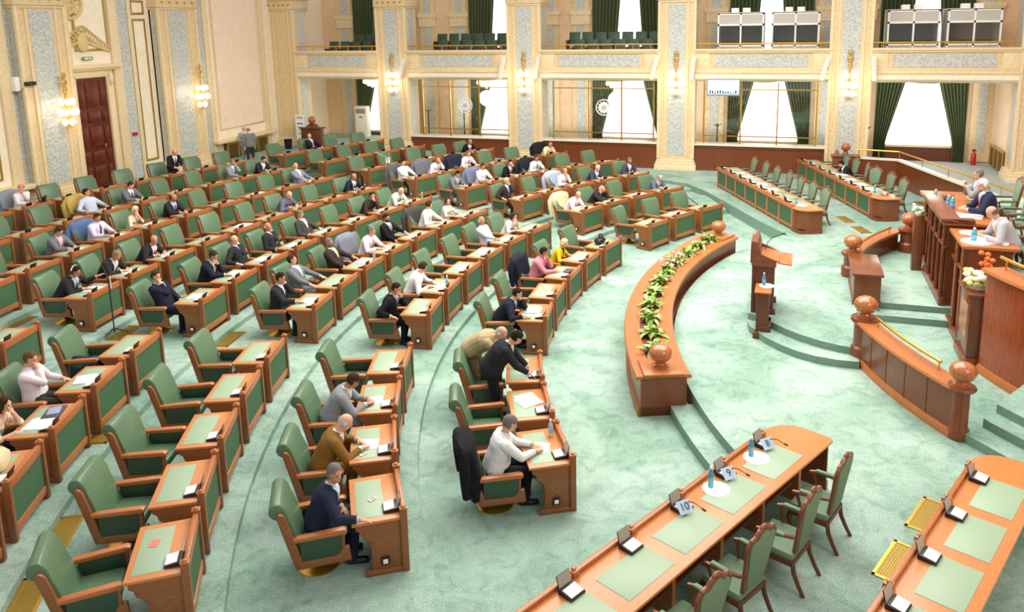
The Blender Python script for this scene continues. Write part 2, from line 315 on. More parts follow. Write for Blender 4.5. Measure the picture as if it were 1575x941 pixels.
# seat, (hx,hy), outfit, upper, shirt, tie, hair style, hair colour, right hand, left hand, yaw, pitch, what the label says
PEOPLE = [
 (('A',1,2),(-.10,.86),'shirt',WHT,WHT,None,'short',HG,'w','w',-6,22,'man in white shirt writing, dark jacket hung behind him'),
 (('A',2,3),(-.07,.83),'suit',NAVY,LBLUE,None,'short',HG,'out','lap',-38,6,'grey haired man in navy suit, arm stretched along the desk'),
 (('A',2,2),(-.15,.70),'suit',BRN,WHT,None,'bald',HW,'w','d',8,34,'white haired man in brown jacket writing on a sheet'),
 (('A',2,1),(-.25,.70),'suit',LGRY,WHT,None,'short',HDB,'w','w',4,36,'man in light grey jacket and glasses bent over his papers'),
 (('A',4,1),(-.34,1.14),'shirt',(238,228,236),WHT,(120,130,140),'short',HBR,'m','rest',-4,12,'brown haired man in pale pink shirt, hand over mouth'),
 (('A',4,2),(-.25,.72),'blouse',CRM,CRM,None,'long',HDB,'d','m',-8,8,'woman with dark hair in cream top, hand at her mouth'),
 (('B',1,0),(-.05,.66),'suit',DNAVY,LBLUE,(50,70,170),'short',HB,'out2','c',-6,14,'young man in dark suit and blue tie reading a newspaper'),
 (('B',1,2),(-.01,.84),'shirt',PINK,PINK,None,'short',HB,'w','m',4,16,'man in pink shirt with hand to his mouth'),
 (('B',1,3),(-.20,.72),'blouse',YEL,(40,36,30),None,'bob',HBL,'d','d',-4,18,'blonde woman in bright yellow jacket'),
 (('B',2,0),(-.25,.80),'suit',BLKS,LILAC,(70,70,86),'short',HB,'rest','m',-14,16,'man in black suit covering his mouth, row end'),
 (('B',2,1),(-.09,.72),'shirt',WHT,WHT,None,'short',HDB,'d','d',34,24,'man in white shirt turned away towards the row behind'),
 (('B',2,4),(-.12,1.26),'shirt',LBLUE,WHT,None,'bald',HW,'d','lap',-4,6,'white haired man in pale blue shirt leaning back'),
 (('B',2,5),(-.40,.72),'blouse',(244,240,240),WHT,None,'bob',HDB,'d','m',-10,16,'dark haired woman in white blouse reading'),
 (('B',3,0),(-.01,1.0),'suit',CHAR,WHT,(70,80,110),'short',HB,'d','c',-4,12,'man in charcoal suit, hand on cheek, row end'),
 (('B',3,1),(-.13,1.5),'suit',GRY,LBLUE,None,'short',HDB,'lap','rest',10,-8,'man in grey suit slumped far back in his seat'),
 (('B',3,2),(-.02,1.38),'suit',BRBLK,(236,224,170),None,'beard',HG,'lap','d',-4,0,'grey bearded man in black jacket and yellow shirt'),
 (('B',3,3),(-.12,.78),'shirt',(240,230,236),WHT,(190,40,60),'short',HG,'d','w',-8,10,'man in white shirt and red tie'),
 (('B',3,4),(-.35,1.17),'suit',BLKS,WHT,(60,50,70),'beard',HB,'lap','d',-12,8,'bearded man in black suit leaning back'),
 (('B',3,5),(.10,.90),'shirt',WHT,WHT,None,'short',HDB,'d','d',38,6,'dark haired man in white shirt turned to the woman beside him'),
 (('B',3,6),(-.42,.86),'blouse',(238,224,214),CRM,None,'long',HDB,'d','d',-38,2,'woman with long dark hair in cream dress facing her neighbour'),
 (('B',4,0),(-.22,1.34),'suit',DNAVY,LBLUE,(90,110,180),'short',HDB,'m','lap',-10,4,'man in dark suit slouching, fist against cheek, row end'),
 (('B',4,1),(.01,.85),'suit',DNAVY,WHT,None,'short',HDB,'w','m',-6,26,'man in navy suit reading with chin on hand'),
 (('B',4,2),(-.13,1.27),'suit',CHAR,LBLUE,(110,120,160),'bald',HG,'rest','c',-6,8,'balding man in dark suit, fist at his cheek'),
 (('B',4,3),(-.26,1.2),'suit',CHAR,WHT,(236,226,190),'bald',HW,'lap','c',-8,4,'white haired man in dark suit and cream tie'),
 (('B',4,4),(-.22,1.24),'suit',(72,70,68),WHT,None,'short',HG,'lap','d',-8,12,'grey haired man in dark grey jacket leaning back'),
 (('B',4,6),(-.16,.70),'suit',BRBLK,BRBLK,None,'beard',HB,'d','m',-18,4,'bearded man in dark brown suit holding his chin'),
 (('B',4,7),(-.30,.62),'shirt',(214,226,212),WHT,(70,80,90),'bald',HW,'w','w',-6,40,'white haired man in pale green shirt bent over papers'),
 (('B',5,0),(.07,.68),'suit',CHAR,LBLUE,(60,66,90),'short',HB,'w','reach',-14,22,'man in dark suit wearing a white headset band'),
 (('B',5,1),(-.07,.66),'suit',CHAR,WHT,None,'short',(150,130,96),'w','w',-6,34,'sandy haired man in dark suit reading newspapers'),
 (('B',5,2),(-.14,.62),'suit',CHAR,WHT,(150,36,46),'bald',HB,'d','d',-24,10,'bald man in dark suit and red tie looking sideways'),
 (('B',5,6),(-.30,.62),'suit',BLGRY,BLGRY,None,'bald',HW,'d','d',-18,8,'bald man in blue grey suit, arms on the desk'),
 (('B',5,8),(-.02,.70),'suit',DNAVY,WHT,(90,60,70),'bald',HBR,'d','d',-6,8,'bald man in navy suit, row end'),
 (('B',6,2),(.04,.85),'suit',GRY,(236,196,206),None,'short',HDB,'w','w',-4,30,'man in grey suit and pink shirt looking down'),
 (('B',6,3),(-.01,.94),'shirt',LILAC,WHT,(60,60,100),'short',HDB,'d','d',-10,18,'man in lilac shirt and dark tie'),
 (('B',6,4),(-.20,.82),'blouse',CRM,CRM,None,'bob',(236,228,196),'d','m',-12,14,'fair haired woman in cream jacket'),
 (('B',6,5),(-.18,.82),'suit',CHAR,LBLUE,(70,80,120),'bald',HDB,'w','w',-6,26,'balding man in dark suit reading'),
 (('B',6,9),(-.30,1.32),'suit',(142,150,170),WHT,None,'bald',HW,'d','rest',-8,0,'bald man in light blue grey suit leaning back'),
 (('B',7,5),(-.08,1.32),'shirt',LBLUE,WHT,None,'short',HB,'rest','d',26,0,'dark haired man in pale blue shirt turning his head'),
 (('B',7,6),(-.18,.84),'suit',GRY,WHT,(60,60,110),'short',HDB,'w','d',10,22,'man in grey suit and dark tie'),
 (('B',7,9),(-.05,1.0),'suit',LGRY,WHT,(80,80,100),'short',HG,'d','c',-10,6,'grey haired man in pale grey suit'),
 (('B',7,10),(-.30,.72),'suit',CHAR,WHT,None,'short',HDB,'w','w',-4,24,'dark haired man in dark suit reading, row end'),
 (('B',8,5),(.28,.94),'shirt',(244,234,240),WHT,None,'bald',HG,'d','m',-40,6,'bald man in pale shirt beside an open laptop'),
 (('C',8,1),(.22,1.32),'suit',DNAVY,WHT,(226,150,160),'bald',HG,'d','rest',-10,2,'bald man in dark suit and pink tie in the back row'),
 (('C',6,4),(-.35,.62),'suit',BLKS,WHT,(120,130,160),'bald',HG,'w','w',-4,18,'bald man in black suit near the wood panelled parapet'),
 (('C',5,0),(-.26,1.06),'shirt',WHT,WHT,None,'short',HB,'d','d',-10,8,'dark haired man in white shirt, row end'),
 (('C',5,1),(-.18,.66),'shirt',WHT,WHT,None,'bald',HG,'d','f',-14,26,'man in white shirt resting forehead on hand'),
 (('C',5,2),(.10,.76),'shirt',WHT,WHT,(180,50,60),'short',HG,'d','d',-6,12,'man in white shirt and red tie beside a navy jacket'),
 (('C',5,5),(.12,.60),'shirt',(240,226,180),WHT,None,'bald',HG,'w','w',-6,22,'man in pale yellow shirt, row end by the column'),
 (('C',4,0),(-.24,.74),'suit',GRY,(206,206,216),None,'short',HB,'w','w',-6,26,'dark haired man in grey suit, row end'),
 (('C',4,1),(-.22,.92),'shirt',WHT,WHT,None,'short',HDB,'d','w',-8,16,'man in white shirt, blue grey jacket on his chair'),
 (('C',4,2),(-.34,.76),'suit',BLKS,WHT,(190,70,110),'short',HB,'d','c',-16,10,'man in black suit and pink tie, hand to his ear'),
 (('C',4,3),(-.38,.78),'shirt',WHT,WHT,(60,70,110),'short',HDB,'d','d',-20,10,'man in white shirt and dark tie'),
 (('C',3,0),(-.26,1.0),'suit',BRBLK,WHT,(120,130,190),'short',HW,'rest','c',-12,6,'white haired man in dark suit leaning on his hand'),
 (('C',3,2),(-.30,.78),'shirt',WHT,WHT,None,'bald',HG,'d','m',-10,14,'bald man in white shirt, pale blue jacket on his chair'),
 (('C',3,3),(-.14,.62),'suit',(66,72,96),WHT,None,'short',HW,'w','w',-4,16,'white haired man in navy jacket'),
 (('C',3,4),(.24,.76),'suit',(72,72,92),WHT,None,'beard',HG,'d','d',-6,4,'grey bearded man in dark grey jacket, arms crossed on desk'),
 (('C',2,0),(.10,.66),'shirt',(244,234,238),WHT,None,'bald',HG,'w','w',-4,28,'man in white shirt, cream jacket on his chair'),
 (('C',2,1),(-.14,.64),'suit',CHAR,CHAR,None,'bald',HW,'c','f',-4,22,'bald man in dark suit with both hands at his face'),
 (('C',2,3),(-.01,.62),'suit',(104,116,128),LBLUE,None,'bald',HG,'w','w',-4,34,'bald man in blue grey jacket reading a newspaper'),
]
SEATED = {p[0]: p for p in PEOPLE}
def hips(p):
    "where the sitter's hips are in the seat frame, and the lean of the trunk"
    hx, hy = p[1]
    yr = 1.06 + max(0, hy-1.12)*.8
    if hy > 1.19: yr = hy - .30
    lean = math.degrees(math.asin(max(-.35, min(.72, (yr - hy)/.72))))
    return hx*.85, yr, lean

# ------------------------------------------------------------------ seats, desks, consoles
grp_chair, grp_desk, grp_con = 'green swivel armchairs at the desks', 'wooden desks in curved rows', 'microphone consoles on the desks'
for s, az in SEATS.items():
    blk, k, i = s
    if s in SKIP and s not in KEEPDESK: continue
    loc, rz = seat_xf(k, az)
    last = {1:2,2:3,3:4}.get(k) if blk == 'A' else 0
    pr = DESKN if i == last else DESK0
    pr.place(loc, rz, 'wooden desk with green panels, ' + where(s), grp_desk)['category'] = 'desk'
    CONS.place(seat_pt(k, az, -.30, .145, .765), rz + R(180) + R(random.uniform(-4,4)) if False else rz, 'black microphone console on the desk ' + where(s), grp_con)
    if s in SKIP or s in (('A',4,4),('A',5,0),('A',5,1)): continue
    if s in SEATED:
        x, y, ln = hips(SEATED[s]); dy = max(0, SEATED[s][1][1]-1.12)*.6; tw = random.uniform(-5,5)
        lab = 'green leather armchair with someone in it, ' + where(s)
    else:
        x, dy, tw = random.uniform(-.06,.06), random.uniform(-.03,.06), random.uniform(-7,7)
        lab = 'empty green leather armchair, ' + where(s)
    c, sn = math.cos(R(tw)), math.sin(R(tw))
    # turn about the pedestal at (0,1.08)
    ox, oy = x - (-sn*1.08), dy + 1.08 - c*1.08
    ARM.place(seat_pt(k, az, ox, oy), rz + R(tw), lab, grp_chair)
# ------------------------------------------------------------------ people
def rot_from(fwd, up=(0,0,1)):
    f = Vector(fwd).normalized(); r = f.cross(Vector(up)).normalized(); u = r.cross(f).normalized()
    return r, f, u
def capsule(g, a, b, ra, rb, n=10, ex=None):
    "tapered limb with round ends; ex=(axis vec, factor) flattens it"
    a = Vector(a); b = Vector(b); d = (b-a); L = d.length; d = d/L if L > 1e-6 else Vector((0,0,1))
    ref = Vector((0,0,1)) if abs(d.z) < .9 else Vector((0,1,0))
    x = d.cross(ref).normalized(); y = x.cross(d).normalized()
    rings = []
    for t in (-90,-55,-25,0): rings.append((a + d*ra*math.sin(R(t)), max(ra*math.cos(R(t)), 1e-3)))
    for t in (0,25,55,90): rings.append((b + d*rb*math.sin(R(t)), max(rb*math.cos(R(t)), 1e-3)))
    vs = []; fs = []
    for c, r in rings:
        for k in range(n):
            t = 2*PI*k/n; vs.append(c + x*math.cos(t)*r + y*math.sin(t)*r)
    for i in range(len(rings)-1):
        for k in range(n):
            q = (k+1)%n; fs.append((i*n+k, i*n+q, (i+1)*n+q, (i+1)*n+k))
    fs.append(tuple(range(n-1,-1,-1))); m = (len(rings)-1)*n; fs.append(tuple(range(m,m+n)))
    g.add(vs, fs)
def loft(g, rings, n=16):
    vs = []; fs = []
    for c, r, f, rx, ry in rings:
        for k in range(n):
            t = 2*PI*k/n; cx, sx = math.cos(t), math.sin(t)
            e = .85; ux = math.copysign(abs(cx)**e, cx); uy = math.copysign(abs(sx)**e, sx)
            vs.append(Vector(c) + r*(ux*rx) + f*(uy*ry))
    for i in range(len(rings)-1):
        for k in range(n):
            q = (k+1)%n; fs.append((i*n+k, i*n+q, (i+1)*n+q, (i+1)*n+k))
    fs.append(tuple(range(n-1,-1,-1))); m = (len(rings)-1)*n; fs.append(tuple(range(m,m+n)))
    g.add(vs, fs)
def ik(Sh, T, l1, l2, pole):
    Sh = Vector(Sh); T = Vector(T); d = T - Sh; L = min(d.length, (l1+l2)*.985); dn = d.normalized(); T = Sh + dn*L
    a = (l1*l1 - l2*l2 + L*L)/(2*L); h = math.sqrt(max(l1*l1 - a*a, 0))
    p = Vector(pole); p = (p - dn*p.dot(dn)).normalized()
    return Sh + dn*a + p*h, T

def build_person(name, label, loc, rz, P, vox, root_rz=0., group=None):
    """P: dict(stand, lean, twist, side, hip, yaw, pitch, rh, lh, outfit, upper, shirt, tie, hair, hairc, skin, scale, knees, feet)"""
    sc = P.get('scale', 1.); lean = R(P.get('lean', 8)); tw = R(P.get('twist', 0)); stand = P.get('stand', False)
    hip = Vector(P.get('hip', (0,0,.55 if not stand else .93)))
    rt0 = Vector((1,0,0)); fw0 = Vector((0,1,0))
    # spine: bends progressively
    def dirn(a): return Vector((0, math.sin(a), math.cos(a)))
    l0 = lean*.75; l1 = lean*1.15
    waist = hip + dirn(l0)*.18; chest = waist + dirn((l0+l1)/2)*.20; neck0 = chest + dirn(l1)*.15
    rt = Vector((math.cos(tw), math.sin(tw), 0)); up = dirn(l1); fw = up.cross(rt).normalized(); rt = fw.cross(up).normalized()
    upn = dirn(l1*.35); hp = R(P.get('pitch', 0)); yaw = R(P.get('yaw', 0)) + tw
    hf = Vector((-math.sin(yaw)*math.cos(hp), math.cos(yaw)*math.cos(hp), -math.sin(hp)))
    hr = Vector((math.cos(yaw), math.sin(yaw), 0)); hu = hr.cross(hf).normalized(); hf = hu.cross(hr).normalized()
    neck1 = neck0 + (up*.5 + upn*.5).normalized()*.085
    hc = neck1 + hu*.085 + hf*.025
    g = G(); B = []   # bones: a,b,ra,rb,tag
    fem = P.get('fem', False); belly = P.get('belly', 1.); bk = P.get('bulk', 1.0 if fem else 1.2)
    wS = .18 if fem else .225
    def ring(c, t, rx, ry, k):
        r = (rt0*(1-k) + rt*k).normalized(); u = t; f = u.cross(r).normalized(); r = f.cross(u).normalized(); return (c, r, f, rx*bk, ry*bk)
    rings = [ring(hip - dirn(l0)*.11, dirn(l0), .11, .085, 0), ring(hip - dirn(l0)*.06, dirn(l0), .165, .125, 0), ring(hip + dirn(l0)*.03, dirn(l0), .18, .14*belly, 0),
             ring(waist, dirn(l0), .16, .125*belly, .4), ring(waist + dirn((l0+l1)/2)*.1, dirn((l0+l1)/2), .168, .125, .7), ring(chest, dirn((l0+l1)/2), .182, .125, 1),
             ring(chest + dirn(l1)*.08, dirn(l1), wS/bk, .108, 1), ring(chest + dirn(l1)*.125, dirn(l1), wS*.8/bk, .085, 1), ring(neck0, dirn(l1), .075, .065, 1), ring(neck0 + dirn(l1)*.02, dirn(l1), .055, .055, 1)]
    loft(g, rings)
    if fem:
        for s in (-1,1): g.ell(chest + rt*s*.075 + fw*.085 + up*.0, (.065,.06,.06))
    B += [(hip + rt0*-.09, hip + rt0*.09, .10, .10, 'pelvis'), (waist - rt*.06, waist + rt*.06, .11, .11, 'torso'), (chest - rt*.09, chest + rt*.09, .11, .11, 'torso'),
          (chest + up*.09 - rt*.12, chest + up*.09 + rt*.12, .07, .07, 'torso')]
    capsule(g, neck0 - up*.03, neck1 + hu*.03, .056, .052); B.append((neck0 + up*.01, neck1 + hu*.02, .055, .052, 'neck'))
    Mh = Matrix((hr, hf, hu)).transposed()
    g.ell(hc + hu*.025, (.076,.098,.098), 16, 12, Mh); g.ell(hc - hu*.045 + hf*.022, (.06,.074,.068), 14, 10, Mh)
    g.ell(hc - hu*.088 + hf*.06, (.03,.026,.022), 10, 8, Mh)           # chin
    g.ell(hc + hf*.098 - hu*.018, (.014,.022,.026), 10, 8, Mh)         # nose
    g.ell(hc + hf*.086 + hu*.022, (.05,.016,.012), 10, 8, Mh)          # brow
    g.ell(hc + hf*.09 - hu*.058, (.024,.012,.01), 10, 6, Mh)           # mouth
    for s in (-1,1): g.ell(hc + hr*s*.078 - hu*.005 - hf*.004, (.012,.022,.032), 8, 8, Mh)
    B += [(hc + hu*.02, hc - hu*.03, .10, .09, 'head')]
    # arms
    fing = 1. if vox <= .009 else (1.25 if vox <= .013 else 1.5)
    targets = {'d':(.17,.50,.79), 'w':(.09,.56,.79), 'lap':(.12,.30,.63), 'rest':(.37,.24,.72), 'reach':(.62,.62,.86), 'out':(.46,.50,.80), 'out2':(.36,.56,.80), 'side':(.24,.06,.76), 'hang':(.25,.04,.70)}
    for s, key in ((1, P.get('rh','d')), (-1, P.get('lh','d'))):
        sh = chest + up*.075 + rt*s*(wS - .01)
        if isinstance(key, (tuple, list)): T = Vector(key); face = None
        elif key in ('c','m','f'):
            off = {'c':(.072*s,.055,-.06),'m':(.012*s,.118,-.075),'f':(.03*s,.105,.045)}[key]
            T = hc + hr*off[0] + hf*off[1] + hu*off[2] - Vector((0,0,.045)); face = True
        else:
            t = targets[key]; T = Vector((t[0]*s, t[1], t[2])); face = None
            T = T + Vector(P.get('hoff', (0,0,0)))
        pole = Vector((s*.75, -.35, -.8)) if not face else Vector((s*.45, .25, -1))
        e, w = ik(sh, T, .285*sc, .25*sc, P.get('pole%d' % s, pole))
        capsule(g, sh - rt*s*.03, e, .076 if not fem else .056, .056 if not fem else .044); capsule(g, e, w, .054 if not fem else .042, .034)
        B += [(sh, e, .06, .048, 'arm'), (e, w, .046, .034, 'fore')]
        d = (w - e).normalized()
        hd = d
        if face: hd = (Vector((0,0,1))*.75 + d*.5 + hf*(-.2)).normalized()
        elif key in ('d','w','out','out2','reach'): hd = Vector((d.x, d.y, -.12)).normalized()
        pn = Vector((0,0,-1)) if not face else -hf
        sx = hd.cross(pn).normalized(); pn = sx.cross(hd).normalized()     # sx: across the palm
        if sx.dot(rt)*s > 0: sx = -sx                                      # thumb side is inward
        Mp = Matrix((sx, hd, pn)).transposed()
        pc = w + hd*.045
        g.ell(pc, (.042,.052,.017), 10, 8, Mp)
        B.append((w + hd*.015, pc + hd*.09, .045, .035, 'hand'))
        curl = .5
        for j, (o, l) in enumerate(((.028,.036),(.01,.041),(-.009,.038),(-.027,.030))):
            b0 = pc + sx*o + hd*.04; b1 = b0 + (hd + pn*curl*.35 + sx*o*1.5).normalized()*l; b2 = b1 + (hd + pn*curl*1.1).normalized()*l*.85
            capsule(g, b0 - hd*.01, b1, .0095*fing, .009*fing, 6); capsule(g, b1, b2, .009*fing, .0078*fing, 6)
            B.append((b1, b2, .012, .01, 'hand'))
        t0 = pc + sx*.032 - hd*.01; t1 = t0 + (sx*.8 + hd*.75 + pn*.25).normalized()*.036; t2 = t1 + (sx*.3 + hd + pn*.3).normalized()*.03
        capsule(g, t0, t1, .0125*fing, .011*fing, 6); capsule(g, t1, t2, .011*fing, .009*fing, 6); B.append((t1, t2, .014, .012, 'hand'))
    # legs
    kn = P.get('knees'); ft = P.get('feet')
    for i, s in enumerate((1,-1)):
        hj = hip + Vector((s*.095, .01, -.03))
        if stand:
            K = Vector(kn[i]) if kn else Vector((s*.11, .03, .50)); A = Vector(ft[i]) if ft else Vector((s*.12, -.01, .09))
        else:
            K = Vector(kn[i]) if kn else Vector((s*.13, .43, .52)); A = Vector(ft[i]) if ft else Vector((s*.13, .40 if s > 0 else .34, .09))
        capsule(g, hj, K, .102, .072); capsule(g, K, A, .066, .046)
        B += [(hj + (K-hj)*.15, K, .085, .062, 'thigh'), (K, A, .058, .042, 'shin')]
        fd = Vector(P.get('footdir', (s*.12, 1, 0))).normalized()
        toe = A + fd*.15 - Vector((0,0,A.z - .036)); heel = A - fd*.045; heel.z = .045
        capsule(g, heel, toe, .042, .036); capsule(g, A, heel + fd*.04, .042, .04); B += [(heel, toe, .045, .04, 'foot')]
    # one continuous surface
    me = g.mesh('tmp', None, fix=False, smooth=False)
    o = bpy.data.objects.new('tmp', me); COL.objects.link(o)
    md = o.modifiers.new('r', 'REMESH'); md.mode = 'VOXEL'; md.voxel_size = vox; md.adaptivity = 0
    ms = o.modifiers.new('s', 'SMOOTH'); ms.factor = .5; ms.iterations = 3 if vox <= .009 else 2
    dg = bpy.context.evaluated_depsgraph_get(); ev = o.evaluated_get(dg); m2 = ev.to_mesh()
    nv = len(m2.vertices); co = np.empty(nv*3); m2.vertices.foreach_get('co', co); co = co.reshape(-1,3)
    no = np.empty(nv*3); m2.vertex_normals.foreach_get('vector', no); no = no.reshape(-1,3)
    npoly = len(m2.polygons); ls = np.empty(npoly, int); m2.polygons.foreach_get('loop_start', ls); lt = np.empty(npoly, int); m2.polygons.foreach_get('loop_total', lt)
    li = np.empty(len(m2.loops), int); m2.loops.foreach_get('vertex_index', li)
    ev.to_mesh_clear(); bpy.data.objects.remove(o); bpy.data.meshes.remove(me)
    q = lt == 4; F = np.stack([li[ls[q]+j] for j in range(4)], 1)
    # classify by nearest bone
    best = np.full(nv, 1e9); tg = np.zeros(nv, int); tpar = np.zeros(nv); names = ['head','neck','torso','arm','fore','hand','pelvis','thigh','shin','foot']
    for a, b, ra, rb, t in B:
        a = np.array(a); b = np.array(b); d = b - a; u = np.clip(((co - a)@d)/max(d@d, 1e-9), 0, 1)
        dist = np.linalg.norm(co - a - u[:,None]*d, axis=1) - (ra + (rb-ra)*u)
        k = dist < best; best[k] = dist[k]; tg[k] = names.index(t); tpar[k] = u[k]
    T = {n: tg == i for i, n in enumerate(names)}
    ch = np.array(chest); loc3 = co - np.array(neck0)
    cx_ = loc3@np.array(rt); cf = (co - ch)@np.array(fw); cu = loc3@np.array(up)
    hl = co - np.array(hc); hx = hl@np.array(hr)/.08; hy = hl@np.array(hf)/.1; hz = hl@np.array(hu)/.1
    outfit = P['outfit']; region = np.zeros(nv, int)   # 0 skin 1 upper 2 shirt 3 tie 4 trousers 5 shoes 6 hair
    up_m = T['torso'] | T['arm'] | (T['fore'] & (tpar < .9)) | (T['pelvis'] & (((co - np.array(hip))@np.array(dirn(l0)) > -.02)))
    region[T['pelvis'] | T['thigh'] | T['shin']] = 4; region[up_m] = 1; region[T['foot']] = 5
    collar = T['neck'] & (tpar < .35)
    vv = (T['torso'] | collar) & (cf > .02) & (cu > -.34)
    if outfit == 'suit':
        region[T['pelvis'] & ((co - np.array(hip))@np.array(dirn(l0)) > -.09)] = 1
        wv = np.where(cu > -.02, .09, .085*(1 - (-.02 - cu)/.32))
        region[vv & (np.abs(cx_) < wv)] = 2; region[collar] = 2
        region[T['fore'] & (tpar > .86) & (tpar < .99)] = 2
    else: region[collar] = 1
    if outfit == 'blouse':
        region[collar] = 0; region[vv & (np.abs(cx_) < .07*(1 + cu/.2))] = 2 if P['shirt'] != P['upper'] else 0
        region[T['fore'] & (tpar > .3)] = 0
    if outfit == 'short': region[T['fore'] & (tpar > .15)] = 0
    if P.get('tie') and outfit != 'blouse':
        region[vv & (np.abs(cx_) < np.where(cu > -.06, .018, .026)) & (cu < .0)] = 3
    hs = P.get('hair', 'short'); hd_ = T['head']
    if hs in ('short','beard'): hm = hd_ & (((hz > .42) & (hy < .72)) | ((hy < .12) & (hz > -.45)) | ((hz > .75)))
    elif hs == 'bald': hm = hd_ & (((hy < .15) & (hz > -.45) & (hz < .42) & ~((hy > -.2) & (hz < -.2))))
    else: hm = (hd_ | T['neck']) & (((hz > .38) & (hy < .7)) | ((hy < .25) & (hz > -1.1)) | ((np.abs(hx) > .72) & (hy < .5) & (hz > -.9)))
    region[hm] = 6
    if hs == 'beard': beard = hd_ & (hz < -.35) & (hy > .1) & (region == 0); region[beard] = 7
    root = thing(name, label, 'person', loc, rz, group)
    def part(nm, mask_f, offs, m, parent):
        f = F[mask_f]
        if not len(f): return None
        idx, inv = np.unique(f, return_inverse=True); inv = inv.reshape(f.shape)
        off = offs[idx] if isinstance(offs, np.ndarray) else offs
        v = co[idx] + no[idx]*(off[:,None] if isinstance(off, np.ndarray) else off)
        me = bpy.data.meshes.new(nm); me.vertices.add(len(v)); me.vertices.foreach_set('co', v.ravel())
        me.loops.add(f.size); me.loops.foreach_set('vertex_index', inv.ravel().astype(np.int32))
        me.polygons.add(len(f)); me.polygons.foreach_set('loop_start', np.arange(0, f.size, 4, dtype=np.int32))
        me.update(calc_edges=True); me.shade_smooth(); me.materials.append(m)
        ob = bpy.data.objects.new(nm, me); COL.objects.link(ob); ob.parent = parent
        if sc != 1: ob.scale = (sc,)*3
        return ob
    if P.get('ret'): pass
    part('body', np.ones(len(F), bool), 0., P['skinm'], root)
    RF = np.sort(region[F], 1)[:,1]      # lower median region of the quad's corners
    cnt = [(np.sum(region[F] == r, 1)) for r in range(8)]; RF = np.argmax(np.stack(cnt, 1), 1)
    wr = RNG.normal(0, .0012, nv)
    nm_up = {'suit':'jacket','shirt':'shirt','blouse':'blouse','short':'shirt'}[outfit]
    part(nm_up, RF == 1, .011 + wr if outfit == 'suit' else .007 + wr, cloth(P['upper']), root)
    part('shirt' if outfit == 'suit' else 'under_top', RF == 2, .006, cloth(P['shirt']), root)
    if P.get('tie'): part('tie', RF == 3, .011, cloth(P['tie']), root)
    part('trousers' if not fem else 'skirt', RF == 4, .008 + wr, cloth(P.get('legs', DKTR)), root)
    part('shoes', RF == 5, .008, BLACK, root)
    hv = .012 + RNG.normal(0, .0022, nv)
    if fem: hv = np.where(hz < 0, .03, .02) + RNG.normal(0, .003, nv)
    part('hair', RF == 6, hv, cloth(P['hairc']), root)
    if hs == 'beard': part('beard', RF == 7, .009 + wr, cloth(P['hairc']), root)
    if vox <= .013:
        dark = cloth((40,30,26)); Mx = Mh.to_4x4()
        for s in (-1,1):
            e = G(); bw = G()
            e.ell(hc + hr*s*.032 + hf*.085 + hu*.002, (.009,.006,.0045), 8, 6, Mh); bw.ell(hc + hr*s*.032 + hf*.094 + hu*.024, (.018,.008,.004), 8, 6, Mh)
            for gg, nm, mm in ((e,'eye',dark),(bw,'eyebrow',cloth(P['hairc']))):
                ob = gg.obj(nm, mm, root)
                if sc != 1: ob.scale = (sc,)*3
        li_ = G(); li_.ell(hc + hf*.1 - hu*.058, (.02,.006,.005), 10, 6, Mh); ob = li_.obj('lips', mat('lips', (176,92,80), .5), root)
        if sc != 1: ob.scale = (sc,)*3
    return root, hc
# ------------------------------------------------------------------ the hall: floor, walls, colonnade, balconies
XL = -26.1; YC = 35.5; YB = 40.3; XR = 12.5; YN = -2.
G().box((XL-.3, YN, -.3), (XR, YB+.3, 0)).obj('floor', CARPET)['kind'] = 'structure'
def clip_poly(pts, xmin, xmax, ymin, ymax):
    for ax, lim, sg in ((0,xmin,1),(0,xmax,-1),(1,ymin,1),(1,ymax,-1)):
        out = []
        for i in range(len(pts)):
            a, b = pts[i-1], pts[i]; ia = sg*(a[ax]-lim) >= 0; ib = sg*(b[ax]-lim) >= 0
            if ia != ib:
                t = (lim-a[ax])/(b[ax]-a[ax]); out.append((a[0]+t*(b[0]-a[0]), a[1]+t*(b[1]-a[1])))
            if ib: out.append(b)
        pts = out
    return pts
for k in range(2, 9):      # each row of desks stands on a step a hand high
    r = RK(k) - .32
    arc = [polar(r, a) for a in np.linspace(-62, 47.5 if k < 5 else 74, 90)]
    outer = [polar(46, a) for a in np.linspace(47.5 if k < 5 else 74, -62, 40)]
    poly = clip_poly(outer[::-1] + arc[::-1] if False else arc + outer, XL, XR, YN, YB)
    poly = poly[::-1] if sum(poly[i-1][0]*poly[i][1]-poly[i][0]*poly[i-1][1] for i in range(len(poly))) < 0 else poly
    g = G().prism(poly, (k-2)*DZ - (.02 if k > 2 else 0), (k-1)*DZ)
    o = g.obj('floor', CARPET, smooth=False); o['kind'] = 'structure'
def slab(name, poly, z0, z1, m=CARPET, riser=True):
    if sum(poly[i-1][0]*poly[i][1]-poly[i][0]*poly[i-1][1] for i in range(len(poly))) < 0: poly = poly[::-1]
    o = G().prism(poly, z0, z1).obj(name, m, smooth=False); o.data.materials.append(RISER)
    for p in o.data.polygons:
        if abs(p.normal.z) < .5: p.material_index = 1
    o['kind'] = 'structure'; return o
